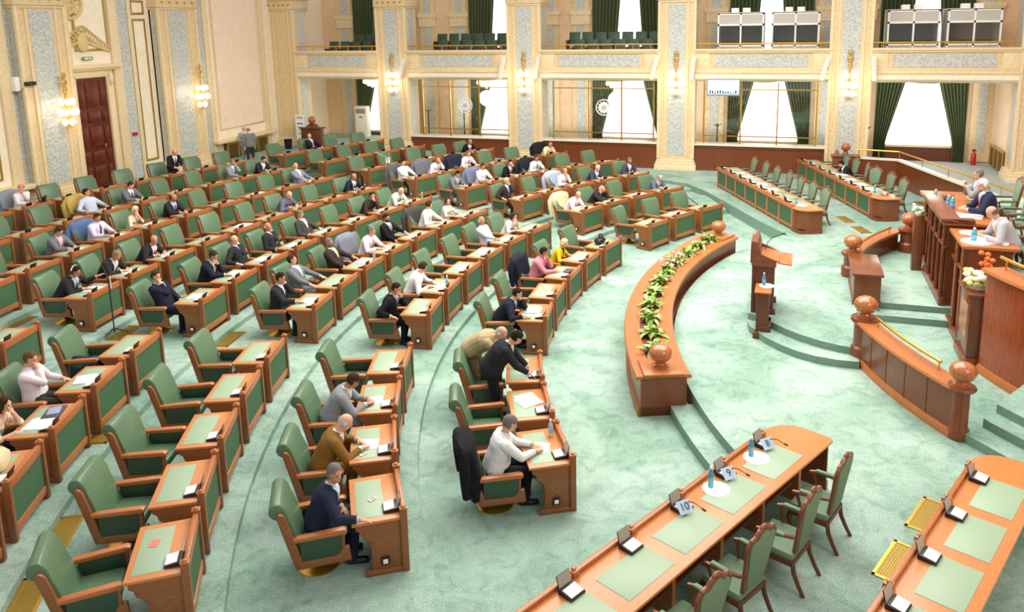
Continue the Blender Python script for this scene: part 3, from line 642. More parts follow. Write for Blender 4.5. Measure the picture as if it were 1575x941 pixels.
# platform of the tables: arc edge behind the planter, flights of two steps at its ends
def az_pts(r, a0, a1, n=24): return [polar(r, a) for a in np.linspace(a0, a1, n)]
east = [(XR, 2.), (XR, YC)]
L1P = az_pts(12.2, -33, 35.4, 60) + [(0.05,24.95),(-1.1,27.0),(-2.2,29.2),(-3.3,31.3),(-4.1,32.4),(-5.2,33.0),(-7.0,33.4),(-9.4,33.6),(-9.4,YB),(XR,YB),(XR,1.),(-3.2,1.),(-3.6,4.6),(-2.4,7.4),(-1.2,9.6)]
slab('floor', L1P, 0, L1)
st = az_pts(12.62, -31.5, -21.9, 14) + az_pts(12.0, -21.9, -31.5, 14); slab('floor', st, 0, L1/2)
st = az_pts(12.62, 24.5, 34.5, 14) + az_pts(12.0, 34.5, 24.5, 14); slab('floor', st, 0, L1/2)
slab('floor', [(-2.9,28.6),(-2.2,28.9),(-3.2,31.2),(-3.9,30.9)], 0, L1/2); 
# rostrum dais
def mir(p, c=18.15): return [(x, 2*c-y) for x, y in p[::-1]]
lo = [(-.58,16.5),(-.36,16.15),(-.05,15.83),(.25,15.6),(.6,15.44),(1.0,15.37),(1.4,15.38)]
hi = [(-.22,16.62),(0,16.38),(.3,16.12),(.67,15.9),(1.0,15.76),(1.4,15.68)]
slab('floor', [(-.78,17.0),(-.72,16.7)] + lo + [(1.4,20.9)] + mir(lo)[1:] + [(-.72,19.6),(-.78,19.3)], L1, (L1+L2)/2)
LW = L1 + .04; UP = L2 + .03
slab('floor', [(-.78,17.1),(-.5,16.95)] + hi + [(1.5,15.72),(1.5,18.25),(1.6,18.5),(4.2,18.5),(4.2,20.6),(1.4,20.6)] + mir(hi)[1:] + [(-.5,19.35),(-.78,19.2)], L1, L2)
slab('floor', [(1.5,18.0),(4.2,18.0),(4.2,18.6),(1.5,18.6)], L1, L1+.19)
slab('floor', [(1.55,18.45),(4.2,18.45),(4.2,24),(3.2,23.4),(2.4,22.2),(1.75,20.8)], L2-.1, UP)
slab('floor', az_pts(8.62, -14, -62, 30) + [(10,10),(10,18.0),(1.5,18.0)], L1-.1, LW)
slab('floor', az_pts(8.62, -35.6, -62, 20) + [(10,10),(10,14),(4.,14)], LW-.1, L1+.15)
slab('floor', az_pts(8.2, -35.2, -62, 20) + [(10,10),(10,14),(3.9,14.2)], L1, L1+.30)
slab('floor', az_pts(7.85, -34.6, -62, 16) + [(10,10.5),(10,15),(4.3,15)], L1, L1+.45)
slab('floor', az_pts(8.62, 16, 62, 30) + [(10,26),(10,20)], L1, UP-.006)
slab('floor', [(4.0,16.6),(10,16.6),(10,24.5),(4.0,24.5)], L2, 2.0)
# walls
G().box((XL-.3,YN,0),(XL,YB+.3,13)).obj('wall_left', WALLW)['kind'] = 'structure'
wb = struct(G().box((XL,YB,0),(XR,YB+.3,13)).obj('wall_back', mat('gallery_plaster', (236,204,170), .8, kind='noise', rgb2=(228,192,154), scale=.6)))
FLZ = {1:.8, 2:.8, 3:.46, 4:L1, 5:L1, 6:L1}
COLX = {2:-19.14, 3:-12.2, 4:-5.05, 5:2.16, 6:9.25}
def column(n, x, y, hw, d, z0, face='y', fm=None):
    c = bpy.data.objects.new('column_%d' % n, None); COL.objects.link(c); c.location = (x, y, 0); c['kind'] = 'structure'
    rz = 0 if face == 'y' else PI/2
    c.rotation_euler = (0,0,rz)
    G().box((-hw,0,z0),(hw,d,9.2)).obj('shaft', CREAM, c)
    mw = hw*.46
    G().box((-mw,-.012,z0+.75),(mw,.02,7.75)).obj('marble_panel', fm or GREYM, c)
    for s in (-1,1):
        G().box((s*hw*.62-.035,-.045,z0+.7),(s*hw*.62+.035,.02,7.8)).obj('moulding', CREAM2, c)
        G().box((s*hw-.06,-.06,z0+.6),(s*hw+.06,.06,7.85)).obj('moulding', CREAM2, c)
        G().box((s*hw-.012,d*.3,z0+.75),(s*hw+.012,d*.72,7.75)).obj('marble_panel', GREYM, c)
    b = G()
    for e, za, zb in ((.16,z0,z0+.34),(.12,z0+.34,z0+.46),(.08,z0+.46,z0+.56)): b.box((-hw-e,-e,za),(hw+e,d+e,zb))
    b.obj('column_base', CREAM2, c, bevel=.025)
    b = G()
    for e, za, zb in ((.05,7.80,7.9),(.09,7.9,8.35),(.15,8.35,8.5),(.22,8.5,8.75)): b.box((-hw-e,-e,za),(hw+e,d+e,zb))
    b.obj('capital', CREAM, c, bevel=.02)
    q = G()
    for i in range(5):
        xx = -hw + (i+.5)*2*hw/5; q.ell((xx,-.1,8.12), (.07,.04,.05), 8, 6)
    q.obj('capital_rosettes', GOLD, c)
    return c
for n, x in COLX.items(): column(n, x, YC, .78, 1.2, FLZ[n]-.1)
column(1, -25.45, YC, .72, 1.2, .7, 'y', CREAM)
# wall pilasters (they face +x)
def pilaster(n, y, hw, z0): return column(n, XL + .45, y, hw, .45, z0, 'x')
pilaster(7, 21.85, .95, .75); pilaster(8, 28.45, 1.1, .75)
for i, (ya, yb) in enumerate(((20.75,21.1),(25.6,26.1),(30.15,30.4),(27.35,27.65))):
    struct(G().box((XL,ya,.9),(XL+.07,yb,9)).obj('trim_%d' % (i+1), GREYM))
for i, (ya, yb) in enumerate(((20.3,20.72),(25.15,25.58),(26.12,26.3),(30.42,30.75),(34.5,34.75),(23.12,23.3))):
    struct(G().box((XL,ya,.8),(XL+.12,yb,9.2)).obj('trim_%d' % (i+5), CREAM2, bevel=.02))
def framed(n, ya, yb, za, zb, m):
    p = struct(G().box((XL,ya,za),(XL+.03,yb,zb)).obj('wall_panel_%d' % n, m))
    f = G()
    for a, b in (((ya-.08,za-.08),(ya,zb+.08)),((yb,za-.08),(yb+.08,zb+.08)),((ya,za-.08),(yb,za)),((ya,zb),(yb,zb+.08))): f.box((XL,a[0],a[1]),(XL+.06,b[0],b[1]))
    f.obj('panel_frame', CREAM2 if m is WALL else GOLD, p, bevel=.01)
framed(1, 31.1, 34.3, 2.3, 9., WALL); framed(2, 16.5, 19.9, 2.0, 9., WALLW); framed(3, 26.42, 26.98, 1.6, 7.35, WALLW); framed(4, 26.42, 26.98, 7.7, 8.1, WALLW)
framed(5, 23.6, 25.0, 6.3, 8.9, WALLW)
for i, (ya, yb) in enumerate(((30.4,34.9),(14.,20.9))):
    s_ = struct(G().box((XL,ya,1.62 if i == 0 else 1.5),(XL+.45,yb,1.78 if i == 0 else 1.68)).obj('trim_%d' % (20+i), CREAM2, bevel=.03))
    r = thing('radiator_grille', ('gilded radiator grille under the marble ledge by the corner column', 'gilded radiator grille under the marble ledge beside the tall doors')[i], 'radiator', (XL, 0, 0))
    y0, y1 = (31.2,34.2) if i == 0 else (16.,20.5)
    G().box((0,y0,.85),(.22,y1,1.55)).obj('grille_panel', mat('bronze', (122,100,52), .45, metal=.4, kind='noise', rgb2=(84,66,34), scale=14), r)
    f = G(); n = int((y1-y0)/.75)
    for j in range(n+1): yy = y0 + j*(y1-y0)/n; f.box((.2,yy-.035,.85),(.26,yy+.035,1.6))
    f.box((.2,y0,1.5),(.27,y1,1.6)); f.obj('grille_frame', GOLD, r)
# tall door on the left wall
d = bpy.data.objects.new('door_1', None); COL.objects.link(d); d['kind'] = 'structure'
G().box((XL,23.28,.8),(XL+.05,24.72,5.2)).obj('door_leaf', DOORM, d)
pn = G(); 
for za, zb in ((1.0,1.75),(1.9,2.35),(2.5,3.3),(3.45,3.9),(4.05,5.05)):
    for ya, yb in ((23.38,23.62),(23.72,24.28),(24.38,24.62)): pn.box((XL+.04,ya,za),(XL+.085,yb,zb))
pn.obj('door_panels', DOORM, d, bevel=.03)
G().ell((XL+.12,24.32,2.5),(.03,.03,.09)).obj('door_handle', BRASS, d)
f = G(); f.box((XL,23.0,.8),(XL+.16,23.28,5.25)); f.box((XL,24.72,.8),(XL+.16,25.0,5.25)); f.box((XL,23.0,5.2),(XL+.16,25.0,5.48)); f.box((XL,22.95,5.48),(XL+.3,25.12,5.56)); f.box((XL,22.9,5.56),(XL+.38,25.35,5.70))
f.obj('door_frame', CREAM2, d, bevel=.015)
for yy in (24.86,): G().prism([(0,4.75),(.16,4.82),(.2,5.2),(.3,5.45),(0,5.48)], yy-.1, yy+.1, 'y' if False else 'x').obj('corbel', CREAM2, d, loc=(XL+.02,yy,0), rz=0) if False else G().ell((XL+.2,yy,5.15),(.09,.1,.28)).obj('corbel', CREAM2, d)
# gilded reliefs over the door
def relief(name, label, cy, cz, w, h, kind):
    t = thing(name, label, 'ornament', (XL+.02, cy, cz)); rn = random.Random(3)
    g = G()
    if kind == 'cart':
        for i in range(22):
            u = (i/21*2-1); yy = u*w; zz = h*(1-abs(u))**1.2*.9 - .25*h; r = .09 + .07*(1-abs(u))
            pts = [(.05, yy + r*1.6*math.cos(a)*(1-a/9), zz + r*1.6*math.sin(a)*(1-a/9)) for a in np.linspace(0, 5.5, 12)]
            g.tube(pts, .03, 6); g.ell((.05, yy*.9, zz*.55 - .1), (.05,.08,.06), 8, 6)
        g.ell((.06,0,.1*h),(.09,.2*w,.42*h),14,8)
        base = None
    else:
        g.tube([(.04, w*math.cos(a), w*math.sin(a)) for a in np.linspace(0, 2*PI, 33)[:-1]], .07, 8, closed=True)
        for i in range(40):
            a = rn.uniform(0, 2*PI); r = w*.75*math.sqrt(rn.random()); g.ell((.05, r*math.cos(a), r*math.sin(a)), (.06,.09,.09), 8, 6)
    g.obj('relief', mat('pale_gilding', (232,212,160), .45, kind='noise', rgb2=(206,176,104), scale=8), t)
relief('gilded_cartouche', 'gilded scrollwork relief above the tall wooden door', 23.85, 6.45, 1.25, .85, 'cart')
relief('round_relief', 'round gilded medallion relief high over the door', 23.45, 8.0, .55, .55, 'round')
t = thing('exit_sign', 'small green exit sign on the lintel above the tall door', 'sign', (XL+.1,23.97,5.94))
G().box((-.02,-.23,-.06),(.02,.23,.06)).obj('sign_plate', mat('exit_green', (70,150,96), .5), t)
G().box((.018,-.16,-.03),(.024,.02,.03)).box((.018,.05,-.03),(.024,.17,.03)).obj('sign_marks', WHITE, t)
t = thing('red_wall_sign', 'small red sign on the grey marble strip right of the door', 'sign', (XL+.09,25.85,2.75)); G().box((-.02,-.13,-.07),(.02,.13,.07)).obj('sign_plate', RED, t)
# security camera
t = thing('security_camera', 'white security camera on a wall bracket left of the gilt lamp', 'camera', (XL+.1,20.75,5.2))
G().box((0,-.1,-.25),(.25,.15,.25)).obj('camera_housing', WHITE, t, bevel=.03); G().tube([(.2,.05,-.3),(.45,.15,-.05),(.5,.3,0)], .03, 8).obj('bracket', GREY, t); G().box((.38,.1,-.07),(.52,.5,.07)).obj('camera_lens', BLACK, t, bevel=.02)
# ------------------------------------------------------------------ balconies
def balcony(n, xa, xb):
    b = bpy.data.objects.new('balcony_%d' % n, None); COL.objects.link(b); b['kind'] = 'structure'
    y = YC + .12
    G().box((xa,y,4.36),(xb,YB,4.9)).obj('slab', WALLW, b)
    G().sweep([(0,0),(.08,.02),(.16,.12),(.16,.36),(0,.36)], [(xa,y,4.38,0,-1),(xb,y,4.38,0,-1)]).obj('soffit_cove', WALLW, b)
    G().box((xa,y-.22,4.72),(xb,y+.2,4.86)).box((xa,y-.17,4.86),(xb,y+.2,4.92)).obj('lower_cornice', CREAM2, b, bevel=.02)
    G().box((xa,y-.1,4.92),(xb,y+.2,5.6)).obj('parapet', CREAM, b)
    G().box((xa,y-.2,5.6),(xb,y+.25,5.68)).box((xa,y-.26,5.68),(xb,y+.3,5.78)).obj('cornice', CREAM2, b, bevel=.02)
    w = xb-xa; m = w*.16
    p = G().box((xa+m,y-.125,5.0),(xb-m,y-.09,5.52)).obj('marble_inset', GREYM, b)
    for xx in (xa+.35, xb-.35): G().box((xx-.33,y-.13,4.92),(xx+.33,y-.09,5.6)).obj('pier', CREAM2, b, bevel=.01)
    r = G(); r.tube([(xa,y-.05,6.0),(xb,y-.05,6.0)], .03, 8)
    for i in range(7): xx = xa + (i+.5)*w/7; r.tube([(xx,y-.05,5.78),(xx,y-.05,6.0)], .018, 6)
    r.obj('brass_rail', BRASS, b)
    return b
COLE = {1:-25.45+.72, 6:9.25-.78}
def edges(i):
    l = (-25.45+.72) if i == 1 else COLX[i]+.78
    return l, COLX[i+1]-.78
for i in range(1, 6): balcony(i, *edges(i))
# windows, curtains, sills on the back wall
WC = {1:-22.0, 2:-14.95, 3:-8.1, 4:-1.2, 5:5.6}
def curtain(name, label, x_out, xt, xb, zt, zb, ztie):
    "tied-back drape: outer edge straight, inner edge runs from xt at the top to xb at the tie"
    nu, nv = 40, 14; vs = []; fs = []
    for j in range(nv+1):
        z = zt + (zb-zt)*j/nv; t = min(1, (zt-z)/(zt-ztie)); xi = xt + (xb-xt)*t
        if z < ztie: xi = xb
        for i in range(nu+1):
            u = i/nu; x = x_out + (xi-x_out)*u; y = YB - .22 - .09*math.sin(u*nu*1.25) ; vs.append((x, y, z))
    for j in range(nv):
        for i in range(nu): a = j*(nu+1)+i; fs.append((a, a+1, a+nu+2, a+nu+1))
    o = G().add(vs, fs).obj(name, CURT); tag(o, label, 'curtain', 'green curtains at the tall windows'); return o
NAMES = {i: ORD[i-1] + ' bay from the corner' for i in range(1, 6)}
for i, c in WC.items():
    for lvl, (za, zb, zs) in enumerate(((1.1,4.36,FLZ[i]),(5.6,10.5,4.95))):
        w = bpy.data.objects.new('window_%d' % (i + 5*lvl), None); COL.objects.link(w); w['kind'] = 'structure'
        G().box((c-1.75,YB-.06,za),(c+1.75,YB-.02,zb)).obj('pane', SHEER, w)
        G().box((c-2.0,YB-.1,za-.1),(c+2.0,YB+.02,za)).obj('sill', CREAM2, w)
        if lvl == 0: G().box((c-1.8,YB-.12,zs),(c+1.8,YB-.02,1.0)).obj('radiator_cover', WOODD, w)
        lv = 'lower' if lvl == 0 else 'balcony'
        if lvl == 0: zt, zb_, tie, g0, g1 = 4.4, zs, 1.3, .62, 1.42
        else: zt, zb_, tie, g0, g1 = 10.5, 4.95, 6.4, .3, .62
        for s, nm in ((-1,'left'),(1,'right')):
            curtain('curtain', 'dark green tied back %s curtain of the %s window, %s' % (nm, lv, NAMES[i]), c+s*1.95, c+s*g0, c+s*g1, zt, zb_, tie)
    for k_, (pa, pb) in enumerate(((c-3.05,c-2.15),(c+2.15,c+3.05))):
        p = struct(G().box((pa,YB-.09,.4),(pb,YB,10.5)).obj('trim_%d' % (40+i*2+k_), CREAM))
        G().box((pa+.25,YB-.11,.9),(pb-.25,YB-.08,10.2)).obj('marble_strip', GREYM, p)
        G().box((pa-.05,YB-.16,6.9),(pb+.05,YB,7.4)).box((pa-.12,YB-.2,7.4),(pb+.12,YB,7.6)).obj('pilaster_cap', CREAM2, p)
# parapets with glass screens in bays 2-4
for i in (2,3,4):
    xa, xb = edges(i); zf = (.3 if i > 2 else .55)
    b = bpy.data.objects.new('parapet_%d' % i, None); COL.objects.link(b); b['kind'] = 'structure'
    G().box((xa-.1,YC+.1,zf),(xb+.1,YC+.3,1.5)).obj('wood_panelling', WOODM, b)
    g = G(); n = 6
    for k_ in range(n+1): xx = xa + k_*(xb-xa)/n; g.box((xx-.02,YC+.075,zf+.15),(xx+.02,YC+.1,1.42))
    g.box((xa-.1,YC+.06,zf),(xb+.1,YC+.12,zf+.14)).box((xa-.1,YC+.06,1.38),(xb+.1,YC+.12,1.5)); g.obj('battens', WOODM, b, bevel=.008)
    G().box((xa-.1,YC-.02,1.5),(xb+.1,YC+.75,1.57)).obj('counter', COUNTER, b, bevel=.01)
    t = thing('glass_screen', ('glass screen in a brass frame with an emblem, above the parapet by the second column','brass framed glass screen with an emblem, in the third bay','glass screen in a brass frame under the hanging display')[i-2], 'glass screen', (0,YC+.22,0))
    xs = {2:(-17.66,-16.18,-14.64,-13.13),3:(-10.85,-9.12,-7.58,-6.09),4:(-3.83,-2.23,-.67,.94)}[i]
    fr = G()
    for x in xs: fr.box((x-.03,-.03,1.57),(x+.03,.03,4.34))
    for z in (1.93,4.0): fr.box((xs[0],-.018,z-.025),(xs[-1],.018,z+.025))
    fr.obj('brass_frame', BRASS, t)
    for a, c_ in zip(xs[:-1], xs[1:]): G().box((a+.05,-.006,1.6),(c_-.05,.006,4.3)).obj('glass_pane', GLASS, t)
    for x in xs[1:3]: G().tube([(x-.12,-.06,2.35),(x-.12,-.06,2.6)], .015, 6).obj('pull_handle', BRASS, t)
    if i < 4:
        ex = {2:-15.38,3:-8.41}[i]; q = G()
        q.tube([(ex+.36*math.cos(a), -.02, 3.11+.36*math.sin(a)) for a in np.linspace(0,2*PI,41)[:-1]], .028, 6, closed=True)
        q.lathe([(0,0),(.25,0),(.25,.01),(0,.01)], 28, (0,0,0)); 
        n0 = len(q.v) - 28*4
        for j in range(n0, len(q.v)): x,y,z = q.v[j]; q.v[j] = (ex+x, -.02-z, 3.11+y)
        for a in np.linspace(0, 2*PI, 13)[:-1]: q.tube([(ex+.25*math.cos(a),-.02,3.11+.25*math.sin(a)),(ex+.29*math.cos(a),-.02,3.11+.29*math.sin(a))], .03, 6)
        q.obj('emblem', FROST, t)
        G().box((ex-.11,-.045,3.0),(ex+.11,-.035,3.2)).obj('emblem_centre', mat('emblem_grey', (190,194,196), .6), t)
# theatre seats on the balconies
def make_theatre():
    t = thing('theatre_seat', 'x', 'theatre seat')
    G().prism([(.1,.42),(.2,.42),(.3,.98),(.22,1.0)], -.27, .27, 'x').obj('backrest', LEATHERD, t, bevel=.03)
    G().box((-.27,-.25,.36),(.27,.16,.46)).obj('seat', LEATHERD, t, bevel=.03)
    for s in (-1,1): G().box((s*.30-.03,-.24,.0),(s*.30+.03,.26,.62)).obj('side_panel', WOODD, t, bevel=.015)
    return t
TH = Proto(make_theatre())
for bay, (xs0, n0, xs1, n1) in {1:(-23.3,5,-22.4,4),2:(-17.0,6,-17.5,7),3:(-9.9,6,-10.4,7)}.items():
    for row, (x0, n) in enumerate(((xs0,n0),(xs1,n1))):
        for j in range(n):
            TH.place((x0+j*.66, 36.75+row*1.0, 4.95+row*.32+.28), 0, 'dark green theatre seat, %s from the left, %s row, %s balcony bay from the corner' % (ORD[j], ('front','back')[row], ORD[bay-1]), 'theatre seats on the balconies')
for bay, (xa, xb) in {1:(-23.8,-20.2),2:(-17.9,-13.2),3:(-10.9,-6.2)}.items():
    struct(G().box((xa,36.3,4.9),(xb,37.3,5.23)).box((xa,37.25,4.9),(xb,38.4,5.55)).obj('platform_%d' % bay, WOODD))
# interpreters' booths
def booth(x0, label):
    t = thing('interpreter_booth', label, 'booth', (x0, 36.6, 4.95)); w = 2.0
    G().box((.05,.05,0),(w-.05,1.4,.9)).obj('lower_panel', mat('booth_grey', (196,190,186), .6), t)
    f = G()
    for x in (0, w/2-.03, w-.07): f.box((x,0,0),(x+.07,.07,2.35))
    f.box((0,0,.88),(w,.07,.96)); f.box((0,0,1.80),(w,.07,1.88)); f.box((0,0,2.28),(w,.07,2.36)); f.obj('frame', WHITE, t)
    for x in (0, w-.07): G().box((x,1.38,0),(x+.07,1.45,2.35)).obj('rear_post', WHITE, t)
    G().box((.06,.02,1.87),(w-.06,.06,2.29)).obj('top_panel', mat('booth_grey', (196,190,186), .6), t)
    for x in (.06, w/2+.05): G().box((x,.03,.96),(x+w/2-.1,.05,1.8)).obj('window_pane', GLASS, t)
    for x in (.03, w-.06): G().box((x,.05,.9),(x+.03,1.4,2.3)).obj('side_wall', mat('booth_side', (188,184,178), .7), t)
    G().box((.05,1.36,.9),(w-.05,1.4,2.3)).obj('back_wall', mat('booth_dark', (92,96,88), .8), t)
    G().box((0,0,2.33),(w,1.45,2.38)).obj('roof', WHITE, t)
    for x in (.55, 1.05): G().box((x,.4,2.38),(x+.32,.8,2.58)).obj('roof_vent', LGREY, t, bevel=.02)
for x0, l in ((-3.4,'grey interpreter booth with two windows, left one of the bay over the display'),(-1.08,'grey interpreter booth with two windows, right one of the bay over the display'),(3.62,'grey interpreter booth, left one in the last balcony bay'),(5.9,'grey interpreter booth, right one in the last balcony bay')): booth(x0, l)
# sconces: gilt lamps with stacked glass globes
def make_sconce():
    t = thing('wall_sconce', 'x', 'wall lamp')
    g = G().tube([(0,-.05,-.6),(0,-.05,1.2)], .04, 8)
    for z, r in ((1.25,.09),(1.0,.13),(.75,.1)): g.ell((0,-.06,z),(r,.05,.12),8,6)
    for z, r in ((.22,.24),(-.16,.31),(-.52,.17)):
        for a in np.linspace(PI, 2*PI, 6): g.tube([(0,-.05,z-.12),(r*math.cos(a),r*math.sin(a)*.8-.05,z-.1)], .018, 6)
    g.obj('gilt_arms', GOLD, t)
    for z, r, n in ((.30,.24,4),(-.08,.31,5),(-.44,.17,3)):
        for a in np.linspace(PI, 2*PI, n): G().ell((r*math.cos(a),r*math.sin(a)*.8-.06,z),(.095,.095,.12),10,8).obj('glass_globe', GLOBE, t)
    return t
SC = Proto(make_sconce())
for x, y, z, rz, l in ((-19.14,YC-.06,4.3,0,'second column from the corner'),(-12.2,YC-.06,4.35,0,'third column from the corner'),(-5.05,YC-.06,4.35,0,'middle column'),(2.16,YC-.06,4.35,0,'column behind the far tables'),(XL+.68,22.25,4.15,PI/2,'pilaster left of the tall door'),(XL+.68,29.2,4.1,PI/2,'pilaster right of the tall door')):
    SC.place((x,y,z), rz, 'gilt wall lamp with lit glass globes on the ' + l, 'wall lamps on the columns')
def make_chand():
    t = thing('ceiling_chandelier', 'x', 'chandelier')
    G().lathe([(.05,.45),(.55,.42),(.6,.36),(.3,.3)], 20).obj('ceiling_plate', GOLD, t)
    for r, z, n in ((.40,.22,9),(.22,.1,6),(.0,.02,1)):
        for a in np.linspace(0, 2*PI, n+1)[:-1]: G().ell((r*math.cos(a), r*math.sin(a), z),(.11,.11,.11),10,8).obj('glass_globe', GLOBE, t)
    return t
CH = Proto(make_chand())
for x, l in ((-21.4,'in the corner bay'),(-14.9,'in the bay right of the second column'),(-8.2,'in the bay left of the middle column'),(-1.3,'in the bay of the hanging display'),(5.4,'in the open bay on the right')):
    CH.place((x, 37.4, 3.88), 0, 'lit globe chandelier under the balcony ' + l, 'chandeliers under the balconies')
# column loudspeakers
for x, z, tilt, l in ((-18.5,4.9,-16,'right of the second column'),(-13.25,4.95,-14,'left of the third column'),(-11.5,4.95,-8,'right of the third column'),(-6.0,4.95,-16,'left of the middle column'),(-4.3,4.95,-6,'right of the middle column'),(1.17,4.95,-15,'left of the column behind the tables'),(3.08,4.95,3,'right of the column behind the tables')):
    t = thing('column_loudspeaker', 'white slanted column loudspeaker ' + l, 'loudspeaker', (x, YC-.22, z), 0, 'column loudspeakers'); t.rotation_euler = (0, R(-tilt), 0)
    G().box((-.09,-.12,-.52),(.09,.08,.52)).obj('cabinet', mat('speaker_white', (238,232,222), .6), t, bevel=.02)
    G().box((-.07,-.128,-.48),(.07,-.118,.48)).obj('speaker_grille', mat('speaker_mesh', (222,218,210), .8), t)
# hanging display
t = thing('flat_display', 'flat screen hanging under the balcony left of the glass screen', 'display', (-2.98, YC-.05, 4.12)); 
G().box((-.72,-.04,-.38),(.72,.04,.36)).obj('bezel', mat('bezel', (150,150,156), .4), t, bevel=.015)
G().box((-.66,-.05,-.31),(.66,-.038,.31)).obj('screen', mat('lit_display', (196,218,236), .4, emit=.7), t)
g = G()
for j in range(11): h = .05 + .1*random.random(); g.box((-.6+j*.11,-.054,-.28),(-.53+j*.11,-.049,-.28+h))
g.obj('screen_picture', mat('display_dark', (70,92,130), .5), t)
# alcove by the corner
t = thing('floor_air_conditioner', 'tall white floor standing air conditioner in the corner bay', 'air conditioner', (-23.3,39.4,.8))
G().box((-.38,-.2,0),(.38,.2,1.75)).obj('cabinet', WHITE, t, bevel=.03); G().box((-.3,-.21,1.35),(.3,-.19,1.62)).obj('outlet_louvre', GREY, t); G().box((-.1,-.21,1.1),(.1,-.19,1.2)).obj('control_panel', GREY, t)
t = thing('rollup_banner', 'white printed roll-up banner standing in front of the corner column', 'banner', (-24.3,34.9,.8))
G().box((-.25,-.03,.05),(.25,-.01,1.75)).obj('banner_sheet', WHITE, t); G().box((-.28,-.1,0),(.28,.1,.06)).obj('banner_base', GREY, t)
b = G()
for z in (1.55,1.62,1.3,1.26,1.1,.75,.5): b.box((-.18,-.035,z),(.18,-.031,z+.035))
b.obj('banner_print', mat('banner_ink', (110,120,150), .7), t)
t = thing('waste_bin', 'dark waste bin beside the roll-up banner', 'bin', (-24.9,34.6,.8)); G().lathe([(0,0),(.17,0),(.22,.5),(.2,.5),(.16,.03)], 16).obj('bin_body', BLACK, t)
t = thing('post_with_ball', 'dark wooden newel with a red-brown ball in the corner bay', 'newel post', (-23.6,34.9,.8))
G().box((-.55,-.2,0),(.55,.2,1.05)).obj('newel_body', WOODD, t, bevel=.02); G().box((-.62,-.26,1.05),(.62,.26,1.12)).prism([(-.4,1.12),(.4,1.12),(.12,1.3),(-.12,1.3)], -.15, .15, 'y' if False else 'x').obj('newel_cap', WOODD, t); G().ell((0,0,1.5),(.2,.2,.2),16,12).obj('ball', WOODB, t)
t = thing('post_with_ball', 'wooden newel with a ball in front of the column behind the far tables', 'newel post', (2.1,34.25,L1))
G().box((-.5,-.2,0),(.5,.2,1.05)).obj('newel_body', WOODM, t, bevel=.02); G().box((-.56,-.26,1.05),(.56,.26,1.13)).obj('newel_cap', WOODM, t, bevel=.01); G().lathe([(.16,1.13),(.1,1.2),(.08,1.3)], 14).obj('newel_neck', WOODM, t); G().ell((0,0,1.46),(.19,.19,.18),16,12).obj('ball', WOODB, t)
sw = struct(G().box((8.65,36.6,0),(8.85,YB,4.36)).obj('wall_gallery_side', WALL))
t = thing('radiator_grille', 'bronze radiator grille on the side wall of the open bay', 'radiator', (8.65,38.3,L1)); G().box((-.15,-1.2,.1),(-.0,1.2,.95)).obj('grille_panel', MATS['bronze'], t); g = G()
for j in range(4): g.box((-.19,-1.2+j*.77,.1),(-.14,-1.11+j*.77,1.0))
g.box((-.2,-1.25,.92),(-.14,1.25,1.02)); g.obj('grille_frame', GOLD, t)
for i_, (x, y) in enumerate(((-16.45,38),(-18.5,38),(-3.45,38.2),(3.2,38.4),(-9.3,38))):
    t = thing('coat_stand', 'black coat stand behind the glass, ' + ('right of the first emblem','by the second column','below the hanging display','beside the curtain of the open bay','left of the second emblem')[i_], 'coat stand', (x,y,FLZ[min(5,max(2,int((x+26)//7)+1))]), 0, 'coat stands in the gallery')
    G().tube([(0,0,0),(0,0,1.8)], .03, 8).obj('pole', BLACK, t)
    for a in range(4): G().tube([(0,0,1.65),(.2*math.cos(a*PI/2+.4),.2*math.sin(a*PI/2+.4),1.78)], .018, 6).obj('hook', BLACK, t); 
    for a in range(4): G().tube([(0,0,.25),(.28*math.cos(a*PI/2),.28*math.sin(a*PI/2),.0)], .018, 6).obj('leg', BLACK, t)
# right hand stair parapet with brass rail, extinguisher
t = struct(bpy.data.objects.new('parapet_5', None)); COL.objects.link(t)
pth = [(2.6,34.3),(4.1,34.0),(5.3,30.4),(6.3,27.4),(6.9,25.6)]
def ribbon(pth, w, z0, z1):
    g = G(); nn = []
    for i, p in enumerate(pth):
        a = Vector(pth[max(i-1,0)]); b = Vector(pth[min(i+1,len(pth)-1)]); d = (b-a).normalized(); nn.append((-d.y*w, d.x*w))
    L_ = [(p[0]+n[0], p[1]+n[1]) for p, n in zip(pth, nn)]; R_ = [(p[0]-n[0], p[1]-n[1]) for p, n in zip(pth, nn)]
    for i in range(len(pth)-1):
        g.prism([R_[i], R_[i+1], L_[i+1], L_[i]], z0, z1)
    return g
ribbon(pth, .09, L1, 1.35).obj('wood_panelling', WOODM, t); ribbon(pth, .13, 1.35, 1.42).obj('white_ledge', COUNTER, t)
q = G().tube([(x,y,1.72) for x,y in pth], .035, 8)
for i in range(len(pth)-1):
    for u in (0,.5): x = pth[i][0]*(1-u)+pth[i+1][0]*u; y = pth[i][1]*(1-u)+pth[i+1][1]*u; q.tube([(x,y,1.42),(x,y,1.72)], .018, 6)
q.obj('brass_rail', BRASS, t)
slab('floor', [(4.1,34.2),(5.3,30.6),(6.9,25.8),(XR,25.8),(XR,YB),(4.1,YB)], L1-.05, L1+.006, mat('blue_grey_carpet', (176,186,190), .9, kind='noise', rgb2=(158,168,174), scale=5))
t = thing('fire_extinguisher', 'red fire extinguisher on the floor by the right column', 'fire extinguisher', (7.85,39.5,L1)); G().lathe([(0,0),(.11,0),(.11,.5),(.05,.58),(.04,.66),(0,.66)], 14).obj('cylinder', RED, t); G().box((-.06,-.03,.64),(.06,.03,.72)).obj('valve', BLACK, t)
struct(G().box((XR-.3,YN,0),(XR,YB,13)).obj('wall_right', WALL))
